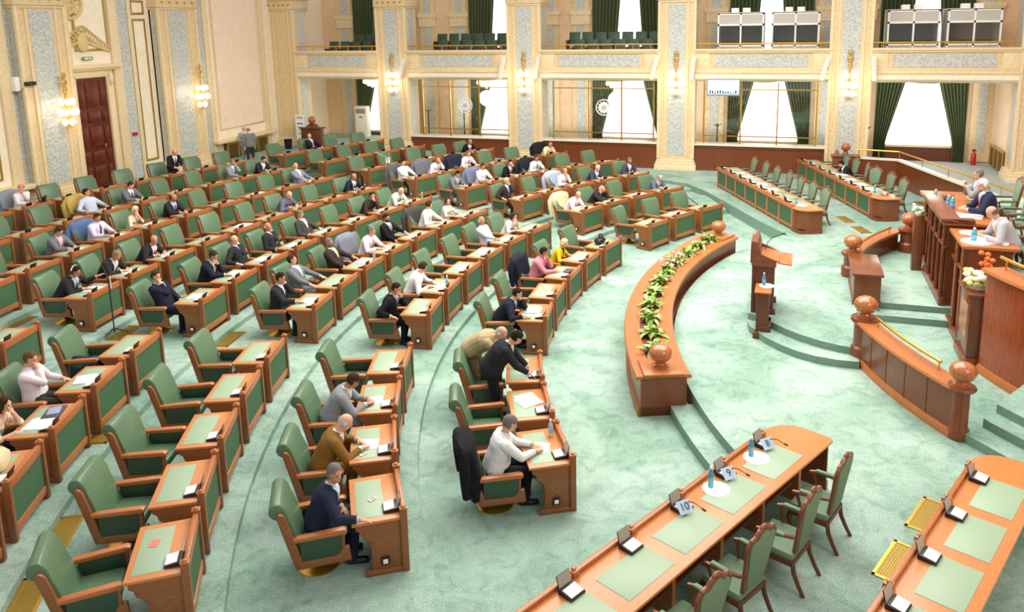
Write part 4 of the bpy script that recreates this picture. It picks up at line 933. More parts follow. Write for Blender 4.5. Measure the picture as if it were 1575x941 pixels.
# ------------------------------------------------------------------ planter, rostrum, bollards, presidium
def arc_path(r, a0, a1, n, z): return [(*polar(r,a), z, -math.cos(R(a)), math.sin(R(a))) for a in np.linspace(a0, a1, n)]
t = thing('curved_planter', 'long curved wooden planter box between the desks and the rostrum', 'planter')
A0, A1 = -22.0, 24.0
G().sweep([(-.42,0),(.42,0),(.42,.72),(-.42,.72)], arc_path(12.75, A0, A1, 60, .0)).obj('planter_body', WOODM, t)
G().sweep([(-.46,0),(.47,0),(.47,.14),(.44,.17),(-.46,.17)], arc_path(12.75, A0, A1, 60, .0)).obj('plinth', WOOD, t)
G().sweep([(.18,0),(.49,0),(.51,.03),(.49,.07),(.18,.07)], arc_path(12.75, A0, A1, 60, .70)).obj('top_board', WOODR, t)
G().sweep([(-.49,0),(-.18,0),(-.18,.07),(-.49,.07),(-.51,.03)], arc_path(12.75, A0, A1, 60, .70)).obj('top_board', WOODR, t)
for a0, a1 in ((A0,A0+3.2),(A1-3.2,A1)): G().sweep([(-.2,0),(.2,0),(.2,.072),(-.2,.072)], arc_path(12.75, a0, a1, 8, .70)).obj('end_board', WOODR, t)
G().sweep([(-.2,0),(.2,0),(.2,.02),(-.2,.02)], arc_path(12.75, A0, A1, 60, .735)).obj('soil', POT, t)
BALL = [(0,.0),(.17,.0),(.17,.04),(.12,.06),(.1,.1),(.12,.12),(.2,.17),(.245,.25),(.25,.30),(.23,.38),(.17,.44),(.09,.475),(.03,.485),(0,.486)]
def ball(parent, c, s=1.): return G().lathe([(r*s, z*s) for r, z in BALL], 28, c).obj('ball_finial', WOODB, parent)
for a in (A0+1.35, A1-1.35):
    x, y = polar(12.75, a); b = G().box((-.36,-.36,0),(.36,.36,.05)).obj('finial_plinth', WOODR, t, loc=(x,y,.77), rz=PI/2-R(a), bevel=.01); ball(t, (x,y,.82), .86)
rn = random.Random(11)
def leaf(g, base, d, L, w, droop):
    d = Vector(d).normalized(); side = d.cross(Vector((0,0,1))).normalized(); pts = []
    for i in range(6):
        u = i/5; p = Vector(base) + d*L*u + Vector((0,0,-droop*L*u*u)); ww = w*math.sin(PI*min(.98, .12+u*.86)); pts.append((p - side*ww, p + Vector((0,0,-.012)), p + side*ww))
    vs = [q for r_ in pts for q in r_]; fs = []
    for i in range(5): o = i*3; fs += [(o,o+1,o+4,o+3),(o+1,o+2,o+5,o+4)]
    g.add(vs, fs)
LEAF2 = mat('variegated_leaf', (236,238,176), .5, kind='noise', rgb2=(160,194,96), scale=16)
for i in range(11):
    a = A0 + 4.6 + i*(A1-A0-8.4)/10; x, y = polar(12.72, a)
    t = thing('potted_plant', '%s green leafy plant in the curved planter, %s counted from its near end' % (('bushy','pink flowering','spreading')[0 if i not in (6,7) else 1] if True else '', ORD[i]), 'plant', (x,y,.6), rn.uniform(0,6), 'plants in the curved planter')
    G().box((-.13,-.17,0),(.13,.17,.2)).obj('pot', POT, t)
    for nm, m, n, Lr in (('foliage', LEAF, 34, (.22,.40)), ('pale_foliage', LEAF2, 18, (.2,.36))):
        g = G()
        for j in range(n):
            an = rn.uniform(0, 2*PI); el = rn.uniform(.15, 1.35); b = (rn.uniform(-.1,.1), rn.uniform(-.12,.12), .16 + rn.uniform(0,.12))
            leaf(g, b, (math.cos(an)*math.cos(el), math.sin(an)*math.cos(el), math.sin(el)), rn.uniform(*Lr), rn.uniform(.03,.055), rn.uniform(.3,1.))
        g.obj(nm, m, t, fix=False)
    if i in (6,7):
        g = G()
        for j in range(9): g.ell((rn.uniform(-.2,.2), rn.uniform(-.2,.2), rn.uniform(.38,.52)), (.045,.045,.035), 8, 6)
        g.obj('blossom', mat('pink_petal', (240,176,186), .6), t)
# lectern with its side stand
t = thing('speaker_lectern', 'tall wooden speaker lectern with reading board at the rostrum edge', 'lectern', (-.48,17.55,L1), R(0))
G().box((-.25,-.42,.0),(-.17,.42,1.52)).box((-.17,-.42,.06),(.22,-.36,1.40)).box((-.17,.36,.06),(.22,.42,1.40)).obj('lectern_body', WOODD, t, bevel=.01)
G().box((-.29,-.46,0),(.02,.46,.12)).box((.06,-.46,L2-L1),(.27,-.34,L2-L1+.12)).box((.06,.34,L2-L1),(.27,.46,L2-L1+.12)).obj('lectern_foot', WOODD, t, bevel=.012)
G().box((-.26,-.48,1.38),(.26,.48,1.46)).obj('lectern_cornice', WOODM, t, bevel=.015)
G().prism([(-.27,1.44),(-.06,1.44),(-.06,1.62),(-.13,1.84),(-.27,1.90)], -.47, .47, 'y' if False else 'x') if False else None
g = G(); g.add([(x,y,z) for y in (-.47,.47) for x,z in ((-.29,1.44),(-.05,1.44),(-.08,1.70),(-.14,1.92),(-.28,1.95))], [(0,1,2,3,4),(9,8,7,6,5),(0,5,6,1),(1,6,7,2),(2,7,8,3),(3,8,9,4),(4,9,5,0)]); g.obj('headboard', WOODM, t, bevel=.012)
M = Matrix.Translation((.12,0,1.53)) @ Euler((0,R(10),0)).to_matrix().to_4x4()
G().box((-.2,-.42,-.02),(.2,.42,.02), M).obj('reading_board', WOODR, t, bevel=.008)
M = Matrix.Translation((.42,0,1.46)) @ Euler((0,R(6),0)).to_matrix().to_4x4()
G().box((-.14,-.44,-.015),(.16,.44,.015), M).obj('folding_flap', WOODR, t, bevel=.006)
for y in (-.44,.44): G().add([(-.08,y-.02,1.46),(.26,y-.02,1.46),(.26,y-.02,1.52),(-.08,y-.02,1.66),(-.08,y+.02,1.46),(.26,y+.02,1.46),(.26,y+.02,1.52),(-.08,y+.02,1.66)], [(0,1,2,3),(7,6,5,4),(0,4,5,1),(1,5,6,2),(2,6,7,3),(3,7,4,0)]).obj('cheek', WOODM, t, bevel=.006)
m_ = G().tube([(0,.1,1.6),(.05,.12,1.78),(.18,.15,1.9),(.36,.2,1.97)], .008, 6).obj('microphone_neck', BLACK, t); G().ell((.38,.2,1.975),(.04,.022,.022),8,6).obj('microphone_head', BLACK, m_)
t = thing('lectern_side_stand', 'narrow wooden side stand with a doily and bottle beside the lectern', 'stand', (-.46,16.62,L1))
G().box((-.13,-.18,.1),(.13,.3,1.0)).obj('stand_body', WOODD, t, bevel=.01); G().box((-.17,-.24,1.0),(.17,.36,1.04)).obj('stand_top', WOODR, t, bevel=.01); G().box((-.18,-.24,0),(.02,.3,.14)).box((-.02,-.2,.15),(.18,.34,.3)).obj('stand_foot', WOODD, t, bevel=.01)
def doily(loc, label, r=.17, grp='white doilies under bottles'):
    pr = [(r*(1+.04*math.cos(14*a))*math.cos(a), r*(1+.04*math.cos(14*a))*math.sin(a)) for a in np.linspace(0, 2*PI, 57)[:-1]]
    return tag(G().prism(pr, 0, .004).obj('doily', WHITE, None, loc), label, 'doily', grp)
def bottle(loc, label, m=BLUEB, s=1., grp='blue water bottles'):
    t = thing('water_bottle', label, 'bottle', loc, 0, grp)
    G().lathe([(0,0),(.035*s,0),(.038*s,.02),(.036*s,.1),(.038*s,.16),(.03*s,.205),(.014*s,.23),(.014*s,.25),(0,.25)], 16).obj('bottle_body', m, t)
    G().lathe([(0,.245),(.017*s,.245),(.017*s,.275),(0,.275)], 12).obj('bottle_cap', WHITE, t)
    G().lathe([(.0372*s,.07),(.0385*s,.075),(.0385*s,.13),(.0372*s,.135)], 16, close=False).obj('bottle_label', mat('bottle_print', (120,180,220), .5), t); return t
def tumbler(loc, label):
    t = thing('drinking_glass', label, 'glass', loc, 0, 'drinking glasses'); G().lathe([(0,0),(.028,0),(.034,.11),(.031,.11),(.026,.008),(0,.008)], 14).obj('glass_wall', GLASS, t); return t
doily((-.40,16.84,L1+1.04), 'white doily on the lectern side stand', .16); bottle((-.46,16.86,L1+1.045), 'blue water bottle on the lectern side stand'); tumbler((-.38,16.76,L1+1.045), 'drinking glass on the lectern side stand')
# bollards with ball tops and the curved balustrades between them
def bollard(az, z0, ztop, label, r=8.6):
    x, y = polar(r, az); t = thing('wooden_bollard', label, 'bollard', (x,y,z0), 0, 'wooden bollards with ball tops'); h = ztop - z0
    G().lathe([(0,0),(.24,0),(.25,.10),(.25,.24),(.23,.27),(.2,.30),(.2,h-.14),(.25,h-.08),(.27,h-.05),(.26,h),(0,h)], 28).obj('bollard_shaft', WOODM, t); ball(t, (0,0,h), .88); return t
bollard(-15.0, (L1+L2)/2-.1, 1.28, 'ball topped wooden bollard at the inner end of the near balustrade')
bollard(16.2, L2-.02, 1.28, 'ball topped wooden bollard at the inner end of the far balustrade')
bollard(36.5, L2, 1.34, 'ball topped wooden bollard at the outer end of the far balustrade', 8.3)
def balustrade(a0, a1, zb, label):
    t = thing('curved_balustrade', label, 'balustrade')
    G().sweep([(-.07,0),(.09,0),(.09,1.2-zb),(-.07,1.2-zb)], arc_path(8.63, a0, a1, 24, zb)).obj('curved_panel', WOODM, t)
    g = G()
    for a in np.linspace(a0, a1, 6)[1:-1]: g.sweep([(.088,.14),(.096,.14),(.096,1.2-zb),(.088,1.2-zb)], arc_path(8.63, a-.06, a+.06, 2, zb))
    g.obj('panel_joint', WOODD, t)
    G().sweep([(-.20,0),(.16,0),(.19,.03),(.17,.07),(-.2,.07)], arc_path(8.63, a0, a1, 24, 1.18)).obj('cap_board', WOODR, t)
    G().sweep([(.0,0),(.13,0),(.13,.10),(.10,.15),(0,.15)], arc_path(8.63, a0, a1, 24, zb)).obj('base_moulding', WOODR, t)
    q = G().tube([(*polar(8.52,a),1.40) for a in np.linspace(a0+(1.5 if a1>a0 else -1.5), a1-(3.5 if a1>a0 else -3.5), 20)], .028, 8)
    for u in (.12,.8): q.tube([(*polar(8.52,a0+(a1-a0)*u),1.25),(*polar(8.52,a0+(a1-a0)*u),1.40)], .014, 6)
    q.obj('brass_rail', BRASS, t)
balustrade(-15.5, -34.4, L1, 'near curved wooden balustrade with brass rail beside the rostrum steps'); balustrade(16.5, 36.2, L2, 'far curved wooden balustrade with brass rail beside the rostrum')
x, y = polar(8.6,-34.6)
for o_ in [k for k in COL.objects if k.get('label','').startswith('near curved wooden balustrade')]:
    G().lathe([(0,0),(.16,0),(.16,.16),(.13,.2),(.13,.82),(.2,.83),(.22,.86),(.2,.9),(0,.9)], 24, (x,y,L1)).obj('rounded_end', WOODM, o_); ball(o_, (x,y,1.25), .82)
# stenographers' box
t = thing('wooden_box_desk', 'plain wooden box desk with flat top between the bollards', 'desk', (1.73,18.3,L2))
G().box((-.28,-.05,0),(.28,1.5,.68)).obj('box_body', WOODM, t, bevel=.01); G().box((-.33,-.1,.68),(.33,1.55,.74)).obj('box_top', WOODM, t, bevel=.012); G().box((-.30,-.07,0),(.30,1.52,.12)).obj('plinth', WOODM, t, bevel=.01)
# presidium: raised central desk and two lower wings
def pres_desk(y0, y1, xf, depth, z0, zt, label, rail):
    t = thing('presidium_desk', label, 'presidium desk', (xf,0,0))
    G().box((.06,y0+.06,z0),(.14,y1-.06,zt-.1)).box((.14,y0+.06,z0),(depth-.1,y0+.14,zt-.1)).box((.14,y1-.14,z0),(depth-.1,y1-.06,zt-.1)).obj('desk_carcass', WOODM, t)
    n = max(2, int(round((y1-y0)/.62)))
    for i in range(n):
        a = y0 + .06 + i*(y1-y0-.12)/n; b = y0 + .06 + (i+1)*(y1-y0-.12)/n
        G().box((.03,a+.1,z0+.25),(.065,b-.1,zt-.75)).obj('front_panel', mat('veneer_panel', (186,128,84), .3, kind='wood', rgb2=(156,96,58), scale=4), t, bevel=.01)
        G().box((.03,a+.1,zt-.62),(.065,b-.1,zt-.22)).obj('front_panel', mat('veneer_panel', (186,128,84), .3), t, bevel=.01)
        G().lathe([(.05,z0+.2),(.05,z0+.35),(.035,z0+.4),(.045,(z0+zt)/2),(.03,zt-.5),(.05,zt-.4),(.035,zt-.3),(.055,zt-.16)], 10, (.0,a,0)).obj('turned_colonnette', WOODD, t)
    G().box((-.04,y0,z0),(.1,y1,z0+.2)).obj('plinth', WOODM, t, bevel=.015)
    G().box((-.02,y0+.02,zt-.7),(.08,y1-.02,zt-.63)).obj('mid_rail', WOODM, t, bevel=.01)
    G().box((-.08,y0-.04,zt-.16),(depth,y1+.04,zt-.09)).obj('desk_top', WOODR, t, bevel=.012)
    if rail: G().box((-.12,y0-.08,zt-.1),(.28,y1+.08,zt)).box((.28,y0-.08,zt-.1),(depth*.55,y0+.12,zt)).box((.28,y1-.12,zt-.1),(depth*.55,y1+.08,zt)).obj('gallery', WOODM, t, bevel=.012)
    return t
pres_desk(18.55, 21.0, 3.27, 1.0, L2+.03, 2.70, 'raised central presidium desk with panelled front', True)
pres_desk(16.95, 18.3, 3.38, .95, L1+.04, 2.62, 'lower presidium desk wing next to the flower pedestal', False)
pres_desk(21.25, 22.7, 3.38, .95, L2+.03, 2.54, 'lower presidium desk wing on the far side', False)
t = thing('flower_pedestal', 'square wooden pedestal carrying the orange flower arrangement', 'pedestal', (3.3,15.95,L2))
G().box((.03,.03,L1+.04-L2),(.52,.92,1.12)).obj('pedestal_body', WOODM, t, bevel=.01); G().box((-.02,-.02,1.12),(.56,.97,1.19)).obj('pedestal_top', WOODM, t, bevel=.012); G().box((-.02,-.02,L1+.04-L2),(.55,.95,-.1)).obj('plinth', WOODM, t, bevel=.01); G().box((.022,.15,.25),(.034,.8,.92)).obj('side_panel', mat('veneer_panel', (186,128,84), .3), t)
def flowers(loc, label, cols, s=1.):
    t = thing('flower_arrangement', label, 'flowers', loc)
    t.scale = (1.25,)*3 if s == 1 else (.8,)*3
    G().lathe([(0,0),(.1,0),(.14,.08),(.13,.11),(0,.11)], 16).obj('bowl', WHITE, t); g = G(); r = random.Random(5)
    for j in range(46):
        an = r.uniform(0, 2*PI); el = r.uniform(.05, 1.4); leaf(g, (0,0,.1), (math.cos(an)*math.cos(el), math.sin(an)*math.cos(el), math.sin(el)), r.uniform(.16,.34)*s, .03, .5)
    g.obj('foliage', LEAF, t, fix=False)
    for nm, col, pts, rad in cols:
        g = G()
        for p in pts: g.ell(p, (rad, rad, rad*.8), 8, 6)
        g.obj(nm, mat(nm, col, .6), t)
r = random.Random(9)
flowers((3.5,16.35,L2+1.19), 'arrangement with orange lilies and white blooms on the pedestal', (('white_bloom',(250,246,228),[(r.uniform(-.2,.05),r.uniform(-.2,.2),r.uniform(.14,.3)) for _ in range(12)],.055),('yellow_bloom',(238,226,120),[(r.uniform(-.2,.1),r.uniform(-.2,.2),r.uniform(.12,.3)) for _ in range(8)],.045),('orange_lily',(232,116,40),[(.05+r.uniform(-.05,.12),r.uniform(-.08,.08),r.uniform(.3,.62)) for _ in range(12)],.045)))
flowers((3.12,21.25,2.1), 'white flower arrangement at the far end of the presidium', (('white_bloom',(250,246,228),[(r.uniform(-.2,.1),r.uniform(-.2,.2),r.uniform(.14,.3)) for _ in range(12)],.055),), .8)
tag(G().box((3.0,21.13,L2),(3.24,21.37,2.1)).obj('flower_column', WOODM, bevel=.01), 'plain wooden column under the white flowers at the presidium', 'pedestal')
# big curved flank wall with brass rail
t = thing('curved_flank_wall', 'tall curved wooden wall with brass rail at the side of the presidium', 'wall panel')
G().sweep([(-.1,-.25),(.1,-.25),(.1,1.72),(-.1,1.72)], arc_path(6.55, -19.3, -48, 30, L2)).obj('curved_panel', mat('red_cherry', (168,78,36), .28, kind='wood', rgb2=(132,54,22), scale=3, stretch=(2,2,.4), coat=.2), t)
G().sweep([(-.28,0),(.18,0),(.22,.03),(.2,.08),(-.28,.08)], arc_path(6.55, -19.3, -48, 30, L2+1.70)).obj('cap_board', WOODR, t)
for a0_, a1_, z_ in ((-19.3,-33.2,L1+.04),(-33.2,-48,L1+.45)): G().sweep([(0,0),(.15,0),(.15,.1),(.11,.16),(0,.16)], arc_path(6.55, a0_, a1_, 16, z_)).obj('base_moulding', WOODR, t)
q = G().tube([(*polar(6.42,a),L2+1.98) for a in np.linspace(-19.5,-48,20)], .03, 8)
for a in (-21.,-33.): q.tube([(*polar(6.42,a),L2+1.76),(*polar(6.42,a),L2+1.98)], .016, 6)
q.obj('brass_rail', BRASS, t)
# ------------------------------------------------------------------ long tables with carved chairs
def long_table(n, O, u, label, cap=.62, depth=.86, pitch_=1.0):
    u = Vector((u[0],u[1],0)).normalized(); vv = Vector((-u.y,u.x,0)) if (Vector((-u.y,u.x,0)).x > 0) else Vector((u.y,-u.x,0))
    right = u.cross(vv).z > 0      # keep the frame right handed
    t = thing('long_table', label, 'table', (O[0],O[1],L1)); L = cap + n*pitch_
    def P(a, b): return (u.x*a + vv.x*b, u.y*a + vv.y*b)
    def poly(ab): p = [P(*q) for q in ab]; return p if right else p[::-1]
    def bx(g, a0, a1, b0, b1, z0, z1): g.prism(poly([(a0,b0),(a1,b0),(a1,b1),(a0,b1)]), z0, z1); return g
    cor = [(0,depth),(0,.42)] + [(.42*(1-math.sin(x)), .42*(1-math.cos(x))) for x in np.linspace(.25, PI/2-.1, 6)][::-1][::-1]
    corner = [(.45-.45*math.cos(x), .42-.42*math.sin(x)) for x in np.linspace(0, PI/2, 9)]
    top = corner + [(L,0),(L,depth),(.06,depth),(0,depth-.08)]
    G().prism(poly(top), .735, .775).obj('table_top', WOODT, t, bevel=.012)
    body = [(.06+.42-.42*math.cos(x), .45-.40*math.sin(x)) for x in np.linspace(0, PI/2, 9)] + [(cap,.05),(cap,.09)] + [(.09+.42-.42*math.cos(x), .47-.38*math.sin(x)) for x in np.linspace(PI/2, 0, 9)]
    e = G().prism(poly(body + [(.09,depth-.06),(.06,depth-.06)]), .1, .74).obj('end_panel', WOODM, t)
    G().prism(poly([(a-.02 if a < .3 else a, b-.03) for a, b in body[:9]] + [(cap,.02),(cap,.1),(.1,.1),(.1,depth-.05),(.04,depth-.05)]), 0, .13).obj('end_plinth', WOODM, t)
    for i in range(n):
        a = cap + i*pitch_
        bx(G(), a+.06, a+pitch_-.06, .07, .09, .16, .66).obj('front_panel', PANEL, t)
        bx(G(), a+.10, a+pitch_-.10, .27, depth-.12, .774, .780).obj('leather_mat', MAT_IN, t, bevel=.002)
        bx(bx(G(), a-.06, a+.06, .04, .10, 0, .735), a-.03, a+.03, .1, depth-.2, 0, .735).obj('stile', WOODR, t)
        bx(G(), a-.05, a+.05, .0, .10, .775, .845).obj('gallery_block', WOODR, t, bevel=.008)
        pp = P(a, .05); G().lathe([(.025,.845),(.03,.855),(.015,.87),(0,.872)], 10, (pp[0],pp[1],0)).obj('gallery_knob', WOODB, t)
    bx(G(), L-.06, L, .04, depth-.1, 0, .735).obj('stile', WOODR, t)
    bx(G(), cap-.03, L, .02, .08, .775, .825).obj('gallery_rail', WOODR, t, bevel=.008)
    bx(G(), cap, L, .055, .095, .06, .16).obj('bottom_rail', WOODR, t); bx(G(), cap, L, .05, .10, .66, .735).obj('top_rail', WOODR, t)
    bx(G(), cap, L, .1, .6, .3, .33).obj('under_shelf', WOODD, t)
    ang = math.atan2(vv.y, vv.x)
    return lambda a, b, z=0: (O[0]+P(a,b)[0], O[1]+P(a,b)[1], L1+z), ang - PI/2
def make_highback():
    "faces -y in its own frame, like the armchair"
    t = thing('high_back_chair', 'x', 'chair')
    G().box((-.27,-.26,.40),(.27,.24,.50)).obj('seat', UPH, t, bevel=.03)
    G().box((-.28,-.27,.34),(.28,.25,.41)).obj('seat_frame', WOODD, t, bevel=.01)
    def yb(z): return .22 + .13*((z-.42)/.85)
    outl = [(-.19,.50),(-.225,.75),(-.265,1.02),(-.27,1.10),(-.24,1.15),(-.2,1.17),(-.13,1.17),(-.08,1.22),(0,1.25),(.08,1.22),(.13,1.17),(.2,1.17),(.24,1.15),(.27,1.10),(.265,1.02),(.225,.75),(.19,.50)]
    g = G(); n = len(outl); vs = [(x*.9, yb(z)-.035, .5+(z-.5)*.965) for x,z in outl] + [(x*.9, yb(z)+.035, .5+(z-.5)*.965) for x,z in outl]
    g.add(vs, [tuple(range(n)), tuple(range(2*n-1,n-1,-1))] + [(i,(i+1)%n,n+(i+1)%n,n+i) for i in range(n)]); g.obj('backrest', UPH, t, bevel=.012)
    G().tube([(x, yb(z), z) for x, z in outl], [.026 if abs(x) > .19 else .032 for x, z in outl], 8).obj('back_frame', WOODM, t)
    for q in ((0,1.255,.075,.035),(-.2,1.175,.05,.025),(.2,1.175,.05,.025)): G().ell((q[0],yb(q[1]),q[1]),(q[2],.03,q[3]),10,8).obj('carved_crest', WOODM, t)
    for s in (-1,1):
        G().tube([(s*.23,.22,.42),(s*.235,.25,.25),(s*.24,.32,.10),(s*.245,.38,0)], [.03,.028,.025,.024], 8).obj('leg', WOODD, t)
        G().tube([(s*.24,-.23,.40),(s*.25,-.26,.28),(s*.24,-.23,.1),(s*.25,-.27,0)], [.038,.036,.024,.028], 8).obj('leg', WOODD, t)
        G().tube([(s*.25,.24,.72),(s*.29,.05,.71),(s*.30,-.12,.70),(s*.29,-.2,.68)], [.024,.028,.028,.026], 8).obj('armrest', WOODM, t)
        G().tube([(s*.29,-.16,.69),(s*.275,-.12,.55),(s*.26,-.1,.42)], .022, 8).obj('arm_support', WOODM, t)
        G().box((s*.285-.03,-.12,.71),(s*.285+.03,.14,.745)).obj('arm_pad', UPH, t, bevel=.012)
    return t
HBP = Proto(make_highback())
TABS = [('near table', (-.02,11.45), (-.452,-.892), 7, 'long wooden table with seven leather mats and rounded end, in front of the near chairs'),
        ('right table', (2.62,11.35), (-.42,-.91), 6, 'long wooden table with rounded end beside the brass floor grilles'),
        ('far table', (.30,25.15), (-.418,.908), 7, 'long wooden table with green front panels facing the planter, far side'),
        ('second far table', (2.72,27.45), (-.329,.944), 7, 'long wooden table with green panels behind the row of empty high-back chairs')]
TF = {}
for nm, O, u, n, lab in TABS: TF[nm] = (*long_table(n, O, u, lab), n)
for nm, (P_, ang, n) in TF.items():
    for i in range(n):
        a = .62 + i + .5
        if nm == 'right table' and i > 3: continue
        if nm == 'right table': pass
        elif not (nm == 'near table' and i > 5):
            x, y, z = P_(a + random.uniform(-.05,.05), 1.12 + random.uniform(-.04,.08))
            tw = 0 if nm != 'second far table' else {2:25,3:-18}.get(i, random.uniform(-8,8))
            HBP.place((x,y,z), ang + R(tw) + R(random.uniform(-6,6)), 'green upholstered high-back chair, %s from the rounded end of the %s' % (ORD[i], nm), 'high-back chairs at the long tables')
        off = -.28 if nm in ('near table','right table') else .2
        x, y, z = P_(a + off + (.0), .22, .778)
        CONS.place((x,y,z), ang, 'grey and black microphone console, %s from the rounded end of the %s' % (ORD[i], nm), 'microphone consoles on the long tables')
# ------------------------------------------------------------------ papers, plates, jackets, bags, grilles
def paper(loc, rz, label, w=.21, h=.30, n=1, m=WHITE, name='paper_sheet', grp='papers on the desks', cat='papers'):
    t = thing(name, label, cat, loc, rz, grp); r = random.Random(hash((round(loc[0],2),round(loc[1],2))) & 255)
    for i in range(n):
        M = Matrix.Rotation(R(r.uniform(-14,14)), 4, 'Z') @ Matrix.Translation((r.uniform(-.05,.05)*(n>1), r.uniform(-.05,.05)*(n>1), i*.004))
        G().box((-w/2,-h/2,0),(w/2,h/2,.003), M).obj('sheet', m, t)
    return t
# number cards with numerals on the near table
def txt(s_, parent, size, M, m):
    c = bpy.data.curves.new('digits', 'FONT'); c.body = s_; c.size = size; c.align_x = 'CENTER'; c.align_y = 'CENTER'; c.extrude = .001
    o = bpy.data.objects.new('tmp', c); COL.objects.link(o); dg = bpy.context.evaluated_depsgraph_get(); me = bpy.data.meshes.new_from_object(o.evaluated_get(dg)); bpy.data.objects.remove(o)
    me.transform(M); me.materials.clear(); me.materials.append(m); q = bpy.data.objects.new('digits', me); COL.objects.link(q); q.parent = parent; return q
CARD = mat('blue_card', (176,198,226), .6); INK = mat('card_ink', (30,34,50), .6)
def card(P_, ang, a, b, digits, label, rz=0.):
    t = thing('number_card', label, 'number card', P_(a, b, .82), ang + rz, 'number cards on the tables')
    M = Matrix.Translation((0,0,.045)) @ Euler((R(48),0,0)).to_matrix().to_4x4()
    G().box((-.095,-.002,-.08),(.095,.002,.08), M).obj('card', CARD, t)
    if digits: txt(digits, t, .13, M @ Matrix.Translation((0,.004,0)) @ Euler((R(90),0,R(180))).to_matrix().to_4x4(), INK)
P_, ang, n = TF['near table']
for i, dg_ in ((0,'8'),(1,'9'),(2,'10')): card(P_, ang, .62+i+.28, .30, dg_, 'light blue card with the number %s on the near table' % dg_, R(-20))
for i in (0,1):
    x, y, z = P_(.62+i+.58, .30, .779); doily((x,y,z), 'white scalloped doily under a bottle, %s from the rounded end of the near table' % ORD[i], .175)
    bottle(P_(.62+i+.58, .22, .784), 'blue water bottle on a doily, %s from the rounded end of the near table' % ORD[i])
for i in range(3):
    x, y, z = P_(.62+i+.2, .3, .80); t = thing('gooseneck_microphone', 'thin black gooseneck microphone, %s from the rounded end of the near table' % ORD[i], 'microphone', (x,y,z), ang, 'gooseneck microphones')
    G().tube([(0,-.1,0),(0,0,.1),(.05,.12,.16),(.1,.26,.17)], .006, 6).obj('microphone_neck', BLACK, t); G().tube([(.1,.26,.17),(.11,.31,.17)], .014, 8).obj('microphone_head', BLACK, t)
P_, ang, n = TF['far table']
for i in (0,1,2): card(P_, ang, .62+i+.6, .42, '', 'pale blue card on the far table, %s from the rounded end' % ORD[i])
bottle(P_(.9,.3,.78), 'blue water bottle near the rounded end of the far table'); doily(P_(.72,.42,.779), 'white doily near the rounded end of the far table')
for i, a in enumerate((3.2,4.1,5.6,6.3)): paper(P_(a,.5,.781), ang, 'white papers on the far table, %s batch from the rounded end' % ORD[i], .3, .34, 2)
P_, ang, n = TF['second far table']
bottle(P_(.95,.35,.78), 'blue water bottle near the rounded end of the second far table')
t = thing('glass_bowl', 'clear glass bowl at the rounded end of the second far table', 'bowl', P_(.55,.5,.78)); G().lathe([(0,0),(.08,0),(.16,.1),(.15,.1),(.07,.01),(0,.01)], 18).obj('bowl_wall', GLASS, t)
for i, a in enumerate((1.6,2.4,3.3,4.2)): paper(P_(a,.48,.781), ang, 'white papers spread on the second far table, %s batch from the rounded end' % ORD[i], .4, .4, 3)
# presidium desk things
for i, (x, y, z, l) in enumerate(((3.5,21.55,2.45,'far wing'),(3.55,20.1,2.61,'central desk, left one'),(3.6,19.9,2.61,'central desk, right one'),(3.58,17.35,2.53,'near wing'))): bottle((x,y,z), 'pale blue water bottle on the presidium, ' + l, BLUEB, 1.5)
doily((3.62,17.3,2.531), 'white doily on the near presidium wing', .28); doily((3.62,18.0,2.531), 'white saucer cloth at the inner corner of the near presidium wing', .2)
paper((3.75,19.2,2.615), R(80), 'white papers before the white haired man at the presidium', .45, .6, 3); paper((3.9,17.4,2.535), R(80), 'white papers before the man in pale grey at the presidium', .45, .6, 3)
t = thing('telephone', 'black desk telephone on the central presidium desk', 'telephone', (3.62,20.5,2.61)); G().prism([(-.1,0),(.12,0),(.12,.05),(-.1,.1)], -.1, .1, 'x').obj('phone_body', BLACK, t, bevel=.01); G().box((-.11,-.1,.1),(-.06,.1,.13)).obj('handset', BLACK, t, bevel=.012)
# desk papers
def on(s, lx, ly, lz=.771): return seat_pt(s[1], SEATS[s], lx, ly, lz)
def rzs(s): return PI/2 - R(SEATS[s])
for p in PEOPLE:
    s = p[0]
    if s in (('A',2,3),('B',2,0),('B',3,1),('B',5,6),('B',5,8),('C',5,5)): continue
    n = 3 if s in (('B',1,0),('B',3,2),('B',4,1),('A',4,1)) else (2 if s[1] > 3 else 1)
    x = p[1][0]*.6
    paper(on(s, x + (.16 if n > 2 else .04), .36), rzs(s) + R(random.uniform(-12,12)), 'white papers before the ' + ' '.join(p[12].split(',')[0].split()[:12]), .34 if n > 1 else .28, .3 if n > 1 else .24, n)
for s, x in ((('A',1,1),.1),(('B',2,2),0),(('B',2,3),.2),(('B',4,5),.1),(('C',7,1),0),(('C',6,2),.1),(('B',7,7),0),(('C',1,1),.1),(('C',4,5),0),(('C',2,2),.1),(('B',5,4),.2),(('B',6,7),.1)):
    paper(on(s, x, .36), rzs(s) + R(random.uniform(-25,25)), 'white papers on the desk ' + where(s), .36, .36, 3)
tag(G().box((-.05,-.07,0),(.05,.07,.003)).obj('sticky_note', mat('pink_note', (232,120,110), .7), None, on(('A',3,4),.12,.42), .4), 'small pink note on the green leather of the row three end desk', 'note')
for s, x, y, m, l in ((('A',2,3),-.05,.36,WHITE,'white mobile phone on the desk of the man in navy suit'),(('A',2,2),-.33,.45,WHITE,'white mobile phone beside the sheet of the man in brown jacket'),(('A',2,1),-.30,.45,BLACK,'dark mobile phone beside the papers of the man in grey jacket')):
    t = thing('mobile_phone', l, 'phone', on(s, x, y), rzs(s) + .6); G().box((-.03,-.055,0),(.03,.055,.014)).obj('phone_case', m, t, bevel=.006); G().box((-.024,-.045,.0135),(.024,.03,.0155)).obj('phone_screen', GREY, t)
